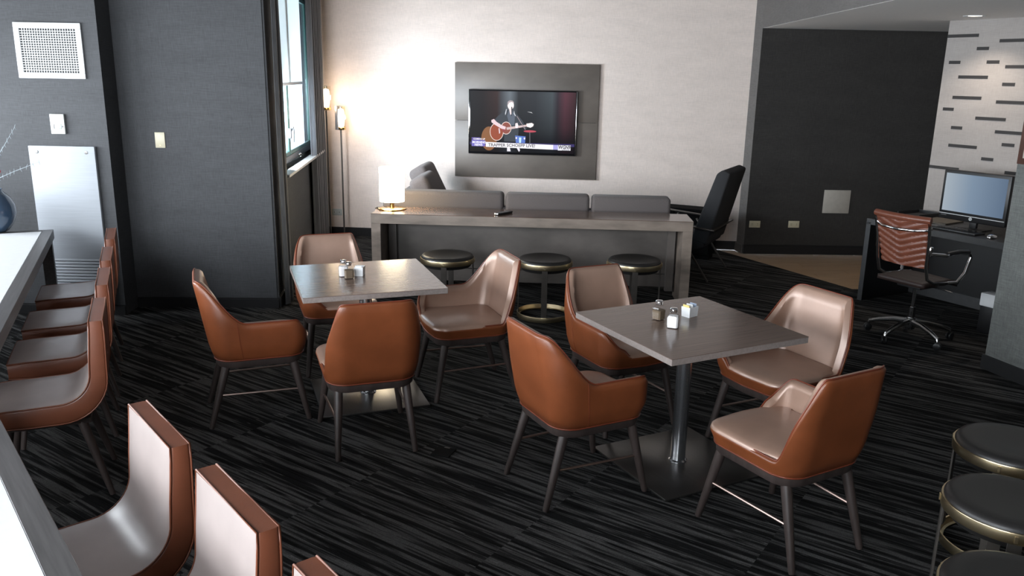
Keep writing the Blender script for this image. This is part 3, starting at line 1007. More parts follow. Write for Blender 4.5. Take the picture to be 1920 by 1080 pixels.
def top_h(x_, y_):
    """height of the shell rim above the floor at a point of the outline"""
    if x_ > 0.05 and y_ > -.222:           # arm side
        if y_ > .15:
            if x_ < .11:
                return ZBAND
            return ZBAND + (ZARM - ZBAND) * max(0, min(1, (.279 - y_) / .055)) ** .42
        return ZARM + (ZTOP - ZARM) * sstep(-.035, -.235, y_) ** 1.1
    if x_ < -0.05 and y_ < 0:              # open side: the back panel ends at the rear corner
        th = math.degrees(math.atan2(y_ + .13, x_ + .137)) % 360
        return ZBAND + (ZTOP - ZBAND) * min(1, max(0, (th - 203) / 40)) ** .8
    return ZTOP if y_ < 0 else ZBAND


def make_dining_chair(label, group):
    ch = thing('dining_chair', label, 'chair', (0, 0, 0), 0, group)
    O = outline()
    n = len(O)
    nor = []
    for i in range(n):
        t_ = O[(i + 1) % n] - O[i - 1]
        t_.normalize()
        nor.append(Vector((-t_.y, t_.x)) if False else Vector((t_.y * -1, t_.x)))
    for i in range(n):                      # make normals point outwards
        if nor[i].dot(O[i] - Vector((0, .015))) < 0:
            nor[i] = -nor[i]
    H = [top_h(q.x, q.y) for q in O]
    # smooth the rim a little
    for _ in range(3):
        H = [(H[i - 1] + 2 * H[i] + H[(i + 1) % n]) / 4 for i in range(n)]

    def pos(i, z, inset=0.0):
        q = O[i] - nor[i] * inset
        lo = sstep(ZB - .02, .47, z)
        sc_ = .90 + .10 * lo
        kx = sc_ * (1 - .10 * sstep(.60, .84, z)) * (1 + .035 * sstep(.45, .62, z))
        x_ = q.x * kx
        y_ = (q.y - .015) * sc_ + .015
        rear = sstep(.12, -.22, q.y)
        y_ -= rear * max(0, z - .45) * .17
        return Vector((x_, y_, z))

    TH = .048
    # outer shell with the outer half of the rolled rim
    rows = []
    for k_ in range(10):
        rows.append([pos(i, ZB + (H[i] - .014 - ZB) * k_ / 9) for i in range(n)])
    rows.append([pos(i, H[i] - .004, .006) for i in range(n)])
    rows.append([pos(i, H[i], .018) for i in range(n)])
    mb = MB(); mb.grid(rows, closed=True)
    # close underneath
    mb.bm.faces.new([mb.bm.verts.new(pos(i, ZB)) for i in range(n)])
    mb.build('shell', M['leather'], ch, angle=75)
    # lining with the inner half of the rim
    rows = [[pos(i, H[i], .018) for i in range(n)], [pos(i, H[i] - .003, TH * .75) for i in range(n)], [pos(i, H[i] - .014, TH) for i in range(n)]]
    for k_ in range(1, 8):
        rows.append([pos(i, (H[i] - .014) + (.438 - (H[i] - .014)) * k_ / 7, TH) for i in range(n)])
    mb = MB(); mb.grid(rows, closed=True)
    mb.build('lining', M['lining'], ch, angle=75)
    # piping: rim and bottom seam
    pb = MB().tube([pos(i, H[i] - .001, .012) + Vector((0, 0, .002)) for i in range(n)], .0036, 6, closed=True)
    pb.tube([pos(i, ZB + .006, -.001) for i in range(n)], .0034, 6, closed=True)
    pb.build('piping', M['piping'], ch, angle=80)
    # side seam of the arm
    i_s = min(range(n), key=lambda i: (O[i] - Vector((.262, -.085))).length)
    MB().tube([pos(i_s, ZB + .01 + (H[i_s] - ZB - .02) * k_ / 8, -.0005) for k_ in range(9)], .0016, 5).build('seam', M['piping'], ch)
    # seat cushion
    rows = []
    for (s_, z) in ((1.0, .450), (.99, .461), (.965, .468), (.88, .475), (.65, .482), (.4, .486), (.15, .487)):
        r_ = []
        for i in range(n):
            q = O[i] * .90
            front = sstep(-.05, .2, O[i].y)
            ins = .034 * (1 - front) + .006 * front
            if O[i].x < -.15:
                k_ = sstep(-.15, -.02, O[i].y)
                ins = .034 * (1 - k_) + .006 * k_
            if O[i].x > .2 and O[i].y < .2:
                ins = .032
            q2 = (O[i] - nor[i] * ins)
            r_.append(Vector((q2.x * s_, (q2.y - .015) * s_ + .015, z - .004 * (1 - s_) * 0)))
        rows.append(r_)
    mb = MB(); V = mb.grid(rows, closed=True); mb.bm.faces.new(V[-1])
    mb.build('seat_cushion', M['lining'], ch, angle=75)
    # wooden frame ring
    rows = [[Vector((O[i].x * s_, (O[i].y - .015) * s_ + .015, z)) for i in range(n)] for (s_, z) in ((.80, .345), (.865, .345), (.885, .352), (.895, .384), (.80, .384))]
    mb = MB(); V = mb.grid(rows, closed=True); mb.bm.faces.new(V[0]); mb.bm.faces.new(V[-1])
    mb.build('frame', M['chair_wood'], ch, angle=40)
    for sx_ in (1, -1):
        for (yt_, yb_, xt, xb) in ((.19, .262, .185, .232), (-.165, -.268, .175, .202)):
            a = Vector((sx_ * xt, yt_, .36)); b_ = Vector((sx_ * xb, yb_, 0))
            pts = [a.lerp(b_, t_) for t_ in (0, .12, .5, .97, 1)]
            MB().tube(pts, [.0225, .0230, .0195, .0145, .0125], 14).build('leg', M['chair_wood'], ch, angle=50)
        z = .185
        tt = 1 - z / .36
        a = Vector((sx_ * (.185 + .047 * tt), .19 + .072 * tt, z)); b_ = Vector((sx_ * (.175 + .027 * tt), -.165 - .103 * tt, z))
        MB().tube([a, b_], .0065, 8).build('stretcher', M['rod'], ch)
    return ch


T1 = (-.8802, 4.7997); Y1 = .3439
T2 = (.8749, 3.9343); Y2 = .4707
G = 'cognac armchairs around the two square tables'
poses = [
    (-1.476, 4.525, 21.0, 'cognac leather chair in side view at the left of the lamp-lit square table'),
    (-.773, 4.190, 109.5, 'cognac leather chair with its back to us at the lamp-lit square table'),
    (-.285, 4.985, 201.0, 'cognac leather chair on the right side of the lamp-lit table, seat open towards us'),
    (-1.187, 5.385, -70.0, 'cognac leather chair on the far side of the lamp-lit square table, by the curtain'),
    (.318, 3.708, 27.0, 'cognac leather chair left of the nearer table, armrest towards us'),
    (1.195, 3.277, 119.2, 'cognac leather chair nearest us at the right, open left side and back towards us'),
    (1.440, 4.165, 208.0, 'cognac leather chair right of the nearer table, its inside facing us'),
    (.621, 4.546, -63.8, 'cognac leather chair on the far side of the nearer table, before the middle stool'),
]
chair0 = make_dining_chair(poses[0][3], G)
chair0.location = (poses[0][0], poses[0][1], 0)
chair0.rotation_euler = (0, 0, math.radians(poses[0][2] - 90))
for (x_, y_, a_, lb) in poses[1:]:
    dup(chair0, (x_, y_, 0), math.radians(a_ - 90), lb, G)

# ------------------------------------------------------------------ square pedestal tables
def make_table(label):
    t_ = thing('dining_table', label, 'table', (*T1, 0), Y1, 'square pedestal dining tables')
    s_ = .8087
    MB().box((0, 0, .7335), (s_ - .002, s_ - .002, .031), .0015, 1).build('edge_band', M['table_edge'], t_)
    MB().box((0, 0, .7485), (s_, s_, .003), .001, 1).build('tabletop', M['table'], t_)
    MB().box((0, 0, .713), (.36, .36, .010), .002).build('mounting_plate', M['post'], t_)
    MB().lathe([(.038, .014), (.038, .708)], n=28).build('column', M['post'], t_)
    MB().lathe([(.048, .012), (.048, .018), (.040, .024)], n=28).build('collar', M['post'], t_)
    MB().box((0, 0, .0075), (.632, .632, .013), .003, 2).build('base_plate', M['steel'], t_)
    return t_


tab1 = make_table('square grey-brown table nearer the curtain, lamp glow reflected on top')
tab2 = dup(tab1, (*T2, 0), Y2, 'square grey-brown table nearest us at the right, in front of the stools')


def make_shaker(label, content, loc, rotz):
    s_ = thing('shaker', label, 'salt shaker' if content == 'salt' else 'pepper shaker', loc, rotz, 'table shakers')
    g = MB()

    def ring(hw, ch_, z):
        a, c = hw, hw - ch_
        return [Vector(q) for q in ((a, -c, z), (a, c, z), (c, a, z), (-c, a, z), (-a, c, z), (-a, -c, z), (-c, -a, z), (c, -a, z))]
    V = g.grid([ring(.0265, .007, 0), ring(.0280, .007, .004), ring(.0280, .007, .052), ring(.0245, .010, .063), ring(.0170, .0080, .071), ring(.0165, .0080, .080)], closed=True)
    g.bm.faces.new(V[0]); g.bm.faces.new(V[-1])
    g.build('glass', M['pane'], s_, angle=20)
    g = MB()
    top = .060 if content == 'salt' else .052
    V = g.grid([ring(.0250, .007, .004), ring(.0262, .007, .050), ring(.0225, .010, top)], closed=True)
    g.bm.faces.new(V[0]); g.bm.faces.new(V[-1])
    g.build('filling', M[content], s_, angle=20)
    MB().lathe([(.0175, .078), (.0185, .080), (.0185, .092), (.0178, .094), (.0186, .0955), (.0170, .0985), (.008, .1000), (0, .1002)], n=24).build('cap', M['chrome'], s_, angle=50)
    return s_


def make_caddy(label, loc, rotz, packets):
    c = thing('sugar_caddy', label, 'sugar caddy', loc, rotz, 'sugar packet caddies')
    a, b_, hh, tk = .036, .027, .052, .004
    g = MB()
    V = g.grid([[(-a * .92, -b_ * .92, 0), (a * .92, -b_ * .92, 0), (a * .92, b_ * .92, 0), (-a * .92, b_ * .92, 0)],
                [(-a, -b_, hh), (a, -b_, hh), (a, b_, hh), (-a, b_, hh)],
                [(-a + tk, -b_ + tk, hh), (a - tk, -b_ + tk, hh), (a - tk, b_ - tk, hh), (-a + tk, b_ - tk, hh)],
                [(-a + tk, -b_ + tk, .006), (a - tk, -b_ + tk, .006), (a - tk, b_ - tk, .006), (-a + tk, b_ - tk, .006)]], closed=True)
    g.bm.faces.new(V[0]); g.bm.faces.new(V[-1])
    g.build('holder', M['ceramic'], c)
    for i, pm in enumerate(packets):
        xx = -.026 + i * .052 / max(1, len(packets) - 1)
        p_ = thing('sugar_packet', '%s packet standing in the %s' % ({'yellow_paper': 'yellow sweetener', 'white_paper': 'white sugar', 'blue_paper': 'blue-grey sweetener'}[pm], 'white caddy'), 'sugar packet')
        o = MB().box((0, 0, .029), (.0035, .040, .058), .001, 1).build('packet', M[pm], p_)
        ca, sa = math.cos(rotz), math.sin(rotz)
        p_.location = (loc[0] + ca * xx, loc[1] + sa * xx, loc[2] + .0062)
        p_.rotation_euler = (0, math.radians((i - 2) * 3.0), rotz)
        p_['group'] = 'packets in the caddy on the %s table' % ('nearer' if loc[0] > 0 else 'lamp-lit')
        p_['label'] = '%s packet standing in the caddy on the %s table' % ({'yellow_paper': 'yellow sweetener', 'white_paper': 'white sugar', 'blue_paper': 'blue-grey sweetener'}[pm], 'nearer' if loc[0] > 0 else 'lamp-lit')
    return c


ZT = .7501
make_shaker('pepper shaker behind the salt on the nearer square table', 'pepper', (.742, 4.005, ZT), Y2 + .25)
make_shaker('salt shaker with chrome cap at the front on the nearer square table', 'salt', (.790, 3.868, ZT), Y2 + .75)
make_caddy('white caddy of sugar packets on the nearer square table', (.913, 4.075, ZT), Y2 + .25, ['yellow_paper', 'white_paper', 'blue_paper'])
make_shaker('salt shaker at the back on the lamp-lit square table', 'salt', (-1.008, 4.800, ZT), Y1)
make_shaker('pepper shaker in front of the salt on the lamp-lit square table', 'pepper', (-.966, 4.748, ZT), Y1)
make_caddy('white caddy of sugar packets beside the shakers on the lamp-lit table', (-.918, 4.835, ZT), Y1 + 1.2, ['white_paper'])

# ------------------------------------------------------------------ long white-topped tables on the left
def long_table(label, a, b, width):
    a = Vector(a); b = Vector(b)
    d = (b - a); L = d.length; d.normalize()
    t_ = thing('long_table', label, 'table', (a.x, a.y, 0), math.atan2(d.y, d.x), 'long white-topped tables')
    # local x along the table from its far end, table lies on the +/-y side away from the chairs
    sgn = -1
    bd, zt_ = .072, .75
    yc = sgn * width / 2
    MB().box((L / 2, yc, zt_ - .004), (L - 2 * bd, width - 2 * bd, .008), .001, 1).build('white_inset', M['bar_white'], t_)
    g = MB()
    g.box((L / 2, sgn * bd / 2, zt_ - .034), (L, bd, .068), .002, 1).box((L / 2, sgn * (width - bd / 2), zt_ - .034), (L, bd, .068), .002, 1)
    g.box((bd / 2, yc, zt_ - .034), (bd, width - 2 * bd, .068), .002, 1).box((L - bd / 2, yc, zt_ - .034), (bd, width - 2 * bd, .068), .002, 1)
    g.build('top_frame', M['bar_wood'], t_)
    MB().box((L / 2, yc, zt_ - .030), (L - 2 * bd, width - 2 * bd, .036)).build('core', M['bar_wood'], t_)
    for xx in (.06, L - .06):
        for yy in (sgn * .05, sgn * (width - .05)):
            MB().box((xx, yy, (zt_ - .068) / 2), (.075, .075, zt_ - .068), .002, 1).build('leg', M['bar_wood'], t_)
    return t_


long_table('long white-topped table at the far left with the glass vase on it', (-3.45, 6.10), (-2.14, 3.160), .95)
long_table('long white-topped table in the near left corner beside two silvery chairs', (-1.835, 2.735), (-.340, 0.923), .95)


def make_bar_chair(label, group):
    c = thing('side_chair', label, 'chair', (0, 0, 0), 0, group)
    hw = .212

    def arcp(cy, cz, r, a0, a1, k):
        return [(cy + r * math.cos(a0 + (a1 - a0) * i / k), cz + r * math.sin(a0 + (a1 - a0) * i / k)) for i in range(k + 1)]
    R = .135
    inner = [(-.215, .848), (-.212, .80), (-.207, .74), (-.201, .68)] + arcp(-.196 + R, .476 + R, R, PI, 1.5 * PI, 10) + [(.05, .474), (.15, .474), (.225, .470)]
    R2 = .20
    outer = [(-.272, .848), (-.272, .80), (-.271, .74), (-.268, .66)] + arcp(-.266 + R2, .385 + R2, R2, PI, 1.5 * PI, 10) + [(.05, .385), (.14, .388), (.222, .395)]
    nn = len(inner)
    g = MB()
    r_ = .010

    def rowpts(x_, ins):
        loop = inner + outer[::-1]
        cy = sum(q[0] for q in loop) / len(loop); cz = sum(q[1] for q in loop) / len(loop)
        pts = []
        for (i, (y_, z_)) in enumerate(loop):
            if i < nn:
                o_ = outer[i]
            else:
                o_ = inner[2 * nn - 1 - i]
            dv = Vector((o_[0] - y_, o_[1] - z_)).normalized() * ins
            pts.append(Vector((x_, y_ + dv.x, z_ + dv.y)))
        return pts
    rows = [rowpts(-hw, r_), rowpts(-hw + .003, .003), rowpts(-hw + r_, 0), rowpts(hw - r_, 0), rowpts(hw - .003, .003), rowpts(hw, r_)]
    V = g.grid(rows, closed=True)
    for row in (V[0], V[-1]):
        for i in range(nn - 1):
            g.bm.faces.new((row[i], row[i + 1], row[2 * nn - 2 - i], row[2 * nn - 1 - i]))
    g.build('shell', M['bar_leather'], c, angle=50)
    # lining: slightly crowned pad on the inner face
    rows = []
    for k_ in range(13):
        t_ = -1 + 2 * k_ / 12
        x_ = t_ * (hw - .004)
        crown = .009 * (1 - abs(t_) ** 6) + .0005
        row = []
        for i, (y_, z_) in enumerate(inner):
            dv = Vector((y_ - outer[i][0], z_ - outer[i][1])).normalized()
            e = min(i, nn - 1 - i)
            cr_ = crown * (0.15 if e == 0 else 1)
            row.append(Vector((x_, y_ + dv.x * cr_, z_ + dv.y * cr_)))
        rows.append(row)
    g = MB(); g.grid(rows)
    g.build('lining', M['bar_lining'], c, angle=80)
    for (src, off) in ((inner, .001), (outer, .001)):
        g = MB()
        pts = [Vector((hw - .002, y_, z_)) for (y_, z_) in src] + [Vector((-hw + .002, y_, z_)) for (y_, z_) in src[::-1]]
        g.tube(pts, .0034, 6, closed=True)
        g.build('piping', M['bar_leather'], c, angle=80)
    MB().box((0, .0, .372), (.34, .36, .026), .004).build('frame', M['chair_wood'], c)
    for sx_ in (1, -1):
        for (ya, yb_) in ((.15, .205), (-.14, -.235)):
            a = Vector((sx_ * .15, ya, .366)); b_ = Vector((sx_ * .195, yb_, 0))
            MB().tube([a, a.lerp(b_, .5), b_], [.021, .018, .0125], 12).build('leg', M['chair_wood'], c, angle=50)
    return c


GB = 'leather side chairs along the white-topped tables'
bar = [(-1.300, 2.262, 219.8, 'silvery leather side chair in front of the nearest one, gleaming seat visible'),
       (-.905, 1.807, 219.8, 'silvery leather side chair nearest us at the bottom edge'),
       (-.515, 1.357, 219.8, 'side chair of which only a brown top corner shows at the bottom edge'),
       (-2.145, 3.581, 204, 'brown leather side chair nearest us in the far left row, whole side visible'),
       (-2.421, 4.207, 204, 'second brown leather side chair from the front in the far left row'),
       (-2.669, 4.765, 204, 'third brown leather side chair from the front in the far left row'),
       (-2.941, 5.387, 204, 'farthest brown leather side chair in the left row, by the heating cover')]
bc0 = make_bar_chair(bar[0][3], GB)
bc0.location = (bar[0][0], bar[0][1], 0); bc0.rotation_euler = (0, 0, math.radians(bar[0][2] - 90))
for (x_, y_, a_, lb) in bar[1:]:
    dup(bc0, (x_, y_, 0), math.radians(a_ - 90), lb, GB)

# vase with frosted twigs at the far end of the far table
vs = thing('glass_vase', 'round dark blue glass vase at the far left on the long white-topped table', 'vase', (-3.785, 5.97, .7503))
MB().lathe([(0, 0), (.055, 0), (.075, .012), (.115, .07), (.135, .14), (.130, .20), (.105, .255), (.075, .285), (.062, .30), (.064, .315), (.058, .315), (.056, .30), (.09, .26), (0, .24)], n=36).build('vase_body', M['vase'], vs, angle=60)
tw = [((-3.80, 5.97, 1.06), (-3.74, 5.96, 1.26), (-3.64, 5.95, 1.385), (-3.552, 5.95, 1.51)),
      ((-3.775, 5.965, 1.06), (-3.72, 5.96, 1.145), (-3.60, 5.955, 1.197), (-3.41, 5.95, 1.268))]
for i, pts in enumerate(tw):
    rn = random.Random(i)
    root = thing('twig', ['frosted thorny twig arching up out of the glass vase', 'frosted thorny twig reaching sideways from the glass vase'][i], 'twig', pts[0])
    o = Vector(pts[0])
    P = [Vector(q) - o for q in pts]
    P[0] = P[0] + Vector((0, 0, -.10))
    path = []
    for k_ in range(13):
        t_ = k_ / 12 * 3
        a = min(2, int(t_)); path.append(P[a].lerp(P[a + 1], t_ - a))
    MB().tube(path, [.0035 - .002 * k_ / 12 for k_ in range(13)], 6).build('stem', M['twig'], root)
    g = MB()
    for k_ in range(3, 13):
        for s_ in (-1, 1):
            d = Vector((rn.uniform(-.2, .5), rn.uniform(-.3, .3), s_ * rn.uniform(.6, 1))).normalized() * .022
            g.tube([path[k_], path[k_] + d], [.0022, .0008], 5)
    sp_ = g.build('thorns', M['twig'], root); sp_['kind'] = 'stuff'
br = thing('berry', 'red berry between the twigs above the blue vase', 'berry', (-3.695, 5.92, 1.200))
MB().lathe([(0, -.018), (.010, -.016), (.018, -.005), (.018, .006), (.010, .016), (0, .018)], n=14).build('berry_flesh', M['red'], br)
MB().tube([(0, 0, 0), (-.03, .04, -.10)], .002, 6).build('stalk', M['twig'], br)

# ------------------------------------------------------------------ round stools
def make_stool(label, group):
    s_ = thing('round_stool', label, 'stool', (0, 0, 0), 0, group)
    R = .222
    MB().lathe([(0, .400), (R - .03, .400), (R - .008, .440), (R - .006, .476), (R - .016, .490), (R - .035, .4955), (R - .075, .494), (.06, .488), (0, .487)], n=48).build('seat_cushion', M['bench_leather'], s_, angle=60)
    MB().lathe([(R - .010, .430), (R, .430), (R + .001, .433), (R + .001, .468), (R, .471), (R - .010, .471)], n=48, cap=False).build('brass_band', M['brass'], s_, angle=30)
    for k_ in range(4):
        a = k_ * PI / 2 - PI / 2 - .06
        c_, n_ = Vector((math.cos(a), math.sin(a), 0)), Vector((-math.sin(a), math.cos(a), 0))
        q = Matrix.Rotation(a, 3, 'Z').to_quaternion()
        MB().box(c_ * (R - .010) + Vector((0, 0, .235)), (.008, .045, .40), .001, 1, rot=q).build('leg', M['bronze'], s_)
        MB().box(c_ * (R + .0035) + Vector((0, 0, .4495)), (.005, .012, .026), .001, 1, rot=q).build('clip', M['brass'], s_)
    MB().lathe([(R - .022, .0), (R, .0), (R + .001, .003), (R + .001, .038), (R, .042), (R - .006, .042), (R - .012, .012), (R - .022, .008)], n=48, cap=False).build('base_ring', M['brass'], s_, angle=30)
    return s_


GS = 'black round stools with brass bands'
st0 = make_stool('black round stool left of the three tucked at the console table', GS)
st0.location = (-.537, 6.66, 0)
dup(st0, (.265, 6.59, 0), .03, 'black round stool in the middle of the three at the console table', GS)
dup(st0, (1.0, 6.61, 0), -.04, 'black round stool at the right end of the console table', GS)
dup(st0, (2.095, 3.17, 0), .9, 'black round stool at the right edge, farthest of those three', GS)
dup(st0, (1.803, 2.683, 0), -1.95, 'black round stool at the right edge, middle of those three', GS)
dup(st0, (1.520, 2.147, 0), .75, 'black round stool cut off by the bottom right corner', GS)

# ------------------------------------------------------------------ console table behind the sofa
ca_ = math.atan2(6.94 - 7.082, 1.534 + 1.235)
ct = thing('console_table', 'long grey wooden console table behind the sofa', 'table', (-1.235, 7.082, 0), ca_)
L = 2.772; D_ = .40; ztop = .75; tk = .088
MB().box((L / 2, D_ / 2, ztop - .002), (L, D_, .004), .001, 1).build('tabletop', M['console_top'], ct)
MB().box((L / 2, D_ / 2, ztop - .004 - (tk - .004) / 2), (L - .002, D_ - .002, tk - .004), .002, 1).build('top_beam', M['console'], ct)
MB().box((.042, D_ / 2, (ztop - tk) / 2), (.082, D_ - .004, ztop - tk), .002, 1).build('leg', M['console'], ct)
MB().box((L - .042, D_ / 2, (ztop - tk) / 2), (.082, D_ - .004, ztop - tk), .002, 1).build('leg', M['console'], ct)
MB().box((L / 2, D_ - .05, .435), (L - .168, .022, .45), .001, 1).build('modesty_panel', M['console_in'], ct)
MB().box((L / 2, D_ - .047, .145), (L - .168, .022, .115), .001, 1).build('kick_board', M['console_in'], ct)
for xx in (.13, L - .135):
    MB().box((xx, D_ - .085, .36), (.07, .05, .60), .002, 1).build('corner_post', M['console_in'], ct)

# table lamp
tl = thing('table_lamp', 'lit table lamp with white cylinder shade and brass foot on the console', 'lamp', (-1.085, 7.335, .7502))
MB().lathe([(0, 0), (.122, 0), (.125, .003), (.125, .010), (.120, .013), (0, .013)], n=44).build('base', M['gold'], tl, angle=40)
MB().lathe([(.020, .012), (.020, .075)], n=24).build('stem', M['gold'], tl)
MB().lathe([(.10, .072), (.109, .072), (.110, .076), (.110, .372), (.107, .372), (.107, .080), (0.0, .078)], n=44, cap=False).build('lamp_shade', M['opal'], tl, angle=60)
for a in (-.9, 2.2, .6):
    MB().box((.112 * math.cos(a), .112 * math.sin(a), .088), (.006, .006, .030), .001, 1).build('clip', M['bronze'], tl)
MB().tube([(-.12, .02, .006), (-.15, .0, .005), (-.145, .05, .005), (-.10, .055, .005)], .005, 8).build('cord', M['black'], tl)
light('table_lamp_bulb', 'POINT', (0, 0, .25), 5, (1.0, .74, .46), parent=tl, shadow_soft_size=.05)

# remote
rm = thing('remote_control', 'black remote control lying on the console table', 'remote', (-.085, 7.165, .7505), math.radians(50))
MB().box((0, 0, .010), (.20, .046, .018), .006, 2).build('remote_body', M['black'], rm)
MB().box((-.092, 0, .0105), (.018, .043, .017), .004, 2).build('remote_end', M['alu'], rm)
for i in range(5):
    for j in (-1, 0, 1):
        MB().lathe([(.005, .0185), (.0045, .0205), (0, .0205)], (-.055 + i * .026, j * .013, 0), n=8).build('button', M['button'], rm)

# ------------------------------------------------------------------ sofa (corner sofa)
sa_ = WALL_ANG * .6
sf = thing('corner_sofa', 'grey tweed corner sofa behind the console table', 'sofa', (-1.25, 7.70, 0), sa_)
MB().box((1.22, .40, .24), (2.42, .76, .22), .03, 3).build('sofa_base', M['sofa'], sf)
MB().box((.40, 1.25, .24), (.84, .90, .22), .03, 3).build('sofa_base', M['sofa'], sf)
MB().box((1.45, .09, .52), (2.48, .16, .42), .03, 3).build('sofa_back', M['sofa'], sf)
for (x0, x1, dz) in ((.02, 1.155, .0), (1.175, 1.955, -.003), (1.975, 2.70, -.006)):
    MB().box(((x0 + x1) / 2, .095, .70 + dz), (x1 - x0, .19, .335), .035, 3).build('back_cushion', M['sofa'], sf)
for (x0, x1) in ((.42, 1.08), (1.09, 1.74), (1.75, 2.40)):
    MB().box(((x0 + x1) / 2, .48, .40), (x1 - x0, .58, .13), .03, 3).build('seat_cushion', M['sofa'], sf)
MB().box((.45, 1.28, .40), (.72, .78, .13), .03, 3).build('seat_cushion', M['sofa'], sf)
MB().box((.07, .90, .52), (.14, 1.62, .42), .03, 3).build('sofa_back', M['sofa'], sf)
q = Matrix.Rotation(math.radians(-26), 3, 'Y').to_quaternion()
MB().box((.255, 1.34, .735), (.20, .62, .50), .06, 4, rot=Matrix.Rotation(math.radians(26), 3, 'Y').to_quaternion().inverted()).build('loose_cushion', M['sofa'], sf)
MB().box((.36, .72, .705), (.20, .56, .50), .06, 4, rot=Matrix.Rotation(math.radians(24), 3, 'Y').to_quaternion().inverted()).build('loose_cushion', M['sofa'], sf)
for (xx, yy) in ((.1, .1), (2.38, .1), (2.38, .7), (.1, 1.6), (.76, 1.6)):
    MB().lathe([(.018, 0), (.024, .13)], (xx, yy, 0), n=14).build('foot', M['black'], sf)

# ------------------------------------------------------------------ twin floor lamp
fl = thing('floor_lamp', 'lit twin-stemmed floor lamp before the pale wall beside the curtain', 'lamp', (0, 9.7265, 0), WALL_ANG)
MB().lathe([(0, 0), (.15, 0), (.152, .004), (.152, .018), (.145, .022), (0, .022)], (-2.05, -.30, 0), n=36).build('base', M['bronze'], fl)
for (xx, z0, z1, yy) in ((-2.140, 1.505, 1.775, -.30), (-1.972, 1.288, 1.556, -.31)):
    MB().lathe([(.0095, .02), (.0095, z0 + .01)], (xx, yy, 0), n=14).build('stem', M['bronze'], fl)
    MB().lathe([(0, z0), (.052, z0), (.054, z0 + .004), (.054, z0 + .030), (.048, z0 + .034), (0, z0 + .034)], (xx + .004, yy, 0), n=24).build('lamp_cup', M['gold'], fl)
    # half-round metal shield on the left side of the glass
    prof = []
    for k_ in range(15):
        a = PI * .52 + (PI * .92) * k_ / 14
        prof.append((math.cos(a), math.sin(a)))
    rows = [[Vector((xx + .004 + .066 * c_, yy + .066 * s2, z)) for (c_, s2) in prof] for z in (z0 + .002, z1)]
    g = MB(); g.grid(rows)
    o = g.build('shield', M['shield'], fl); sd = o.modifiers.new('thick', 'SOLIDIFY'); sd.thickness = .003
    MB().lathe([(.050, z0 + .034), (.052, z1 - .004), (.049, z1 - .004), (.047, z0 + .036)], (xx + .004, yy, 0), n=28, cap=False).build('glass_tube', M['lampglass'], fl)
    MB().lathe([(0, z0 + .036), (.030, z0 + .04), (.036, z0 + .075), (.038, z0 + .13), (.038, z0 + .19), (.032, z0 + .225), (0, z0 + .24)], (xx + .004, yy, 0), n=20).build('bulb', M['bulb'], fl)
    light('floor_lamp_bulb', 'POINT', (xx + .06, yy + .04, z0 + .14), 2, (1.0, .80, .62), parent=fl, shadow_soft_size=.03)

# ------------------------------------------------------------------ black lounge chair
la = math.atan2(.47, -.88)
lc = thing('lounge_chair', 'black high-backed lounge chair with metal arms before the pale wall', 'chair', (1.910, 8.252, 0), la - PI / 2)
# local: +y is the facing direction, +x the sitter's right
hw = .33
lean = math.radians(-17)
def yz_prism(poly, x0, x1, bev, name, m, parent):
    g = MB()
    lo = [g.bm.verts.new((x0, q[0], q[1])) for q in poly]; hi = [g.bm.verts.new((x1, q[0], q[1])) for q in poly]
    g.bm.faces.new(lo); g.bm.faces.new(hi)
    for i in range(len(poly)):
        j = (i + 1) % len(poly); g.bm.faces.new((lo[i], lo[j], hi[j], hi[i]))
    bmesh.ops.bevel(g.bm, geom=list(g.bm.edges), offset=bev, segments=3, profile=.5, affect='EDGES')
    return g.build(name, m, parent, angle=50)
yz_prism([(-.145, .36), (.02, .40), (-.190, 1.055), (-.245, 1.095), (-.320, 1.065)], -hw, hw, .018, 'backrest', M['black_fab'], lc)
yz_prism([(-.12, .33), (.06, .24), (.50, .36), (.50, .46), (.0, .42), (-.13, .42)], -hw + .01, hw - .01, .018, 'seat', M['black_fab'], lc)
g = MB()
zz = .515
g.bar((-hw - .03, .55, zz + .06), (-hw - .03, -.205, zz), .035, .014, .002)
g.build('armrest', M['bronze'], lc)
g = MB()
g.bar((hw + .03, .55, zz + .06), (hw + .03, -.205, zz), .035, .014, .002)
g.build('armrest', M['bronze'], lc)
MB().bar((-hw - .045, -.205, zz), (hw + .045, -.205, zz), .032, .014, .002).build('crossbar', M['bronze'], lc)
for s_ in (1, -1):
    MB().bar((s_ * (hw + .02), .16, .50), (s_ * (hw + .03), -.19, 0.004), .022, .016, .002).build('leg', M['bronze'], lc)
    MB().bar((s_ * (hw + .02), .36, .54), (s_ * (hw + .03), .52, 0.004), .022, .016, .002).build('leg', M['bronze'], lc)

# low black side table behind the lounge chair
oa = math.atan2(-.39, .75)
ot = thing('side_table', 'low black cabinet between sofa end and lounge chair', 'cabinet', (1.40, 9.22, 0), oa)
MB().box((.42, .12, .535), (.86, .26, .03), .003, 1).build('cabinet_top', M['lid'], ot)
MB().box((.42, .125, .285), (.84, .24, .47), .003, 1).build('cabinet_body', M['lid'], ot)
for xx in (.215, .625):
    MB().box((xx, .003, .29), (.40, .012, .44), .002, 1).build('door', M['lid'], ot)
MB().box((.42, .13, .025), (.80, .20, .05)).build('plinth', M['lid'], ot)

# ------------------------------------------------------------------ computer desk
DA = math.atan2(-1.06, .596)
dk = thing('computer_desk', 'black desk with grey edges under the dashed wall', 'desk', (3.154, 7.30, 0), DA)
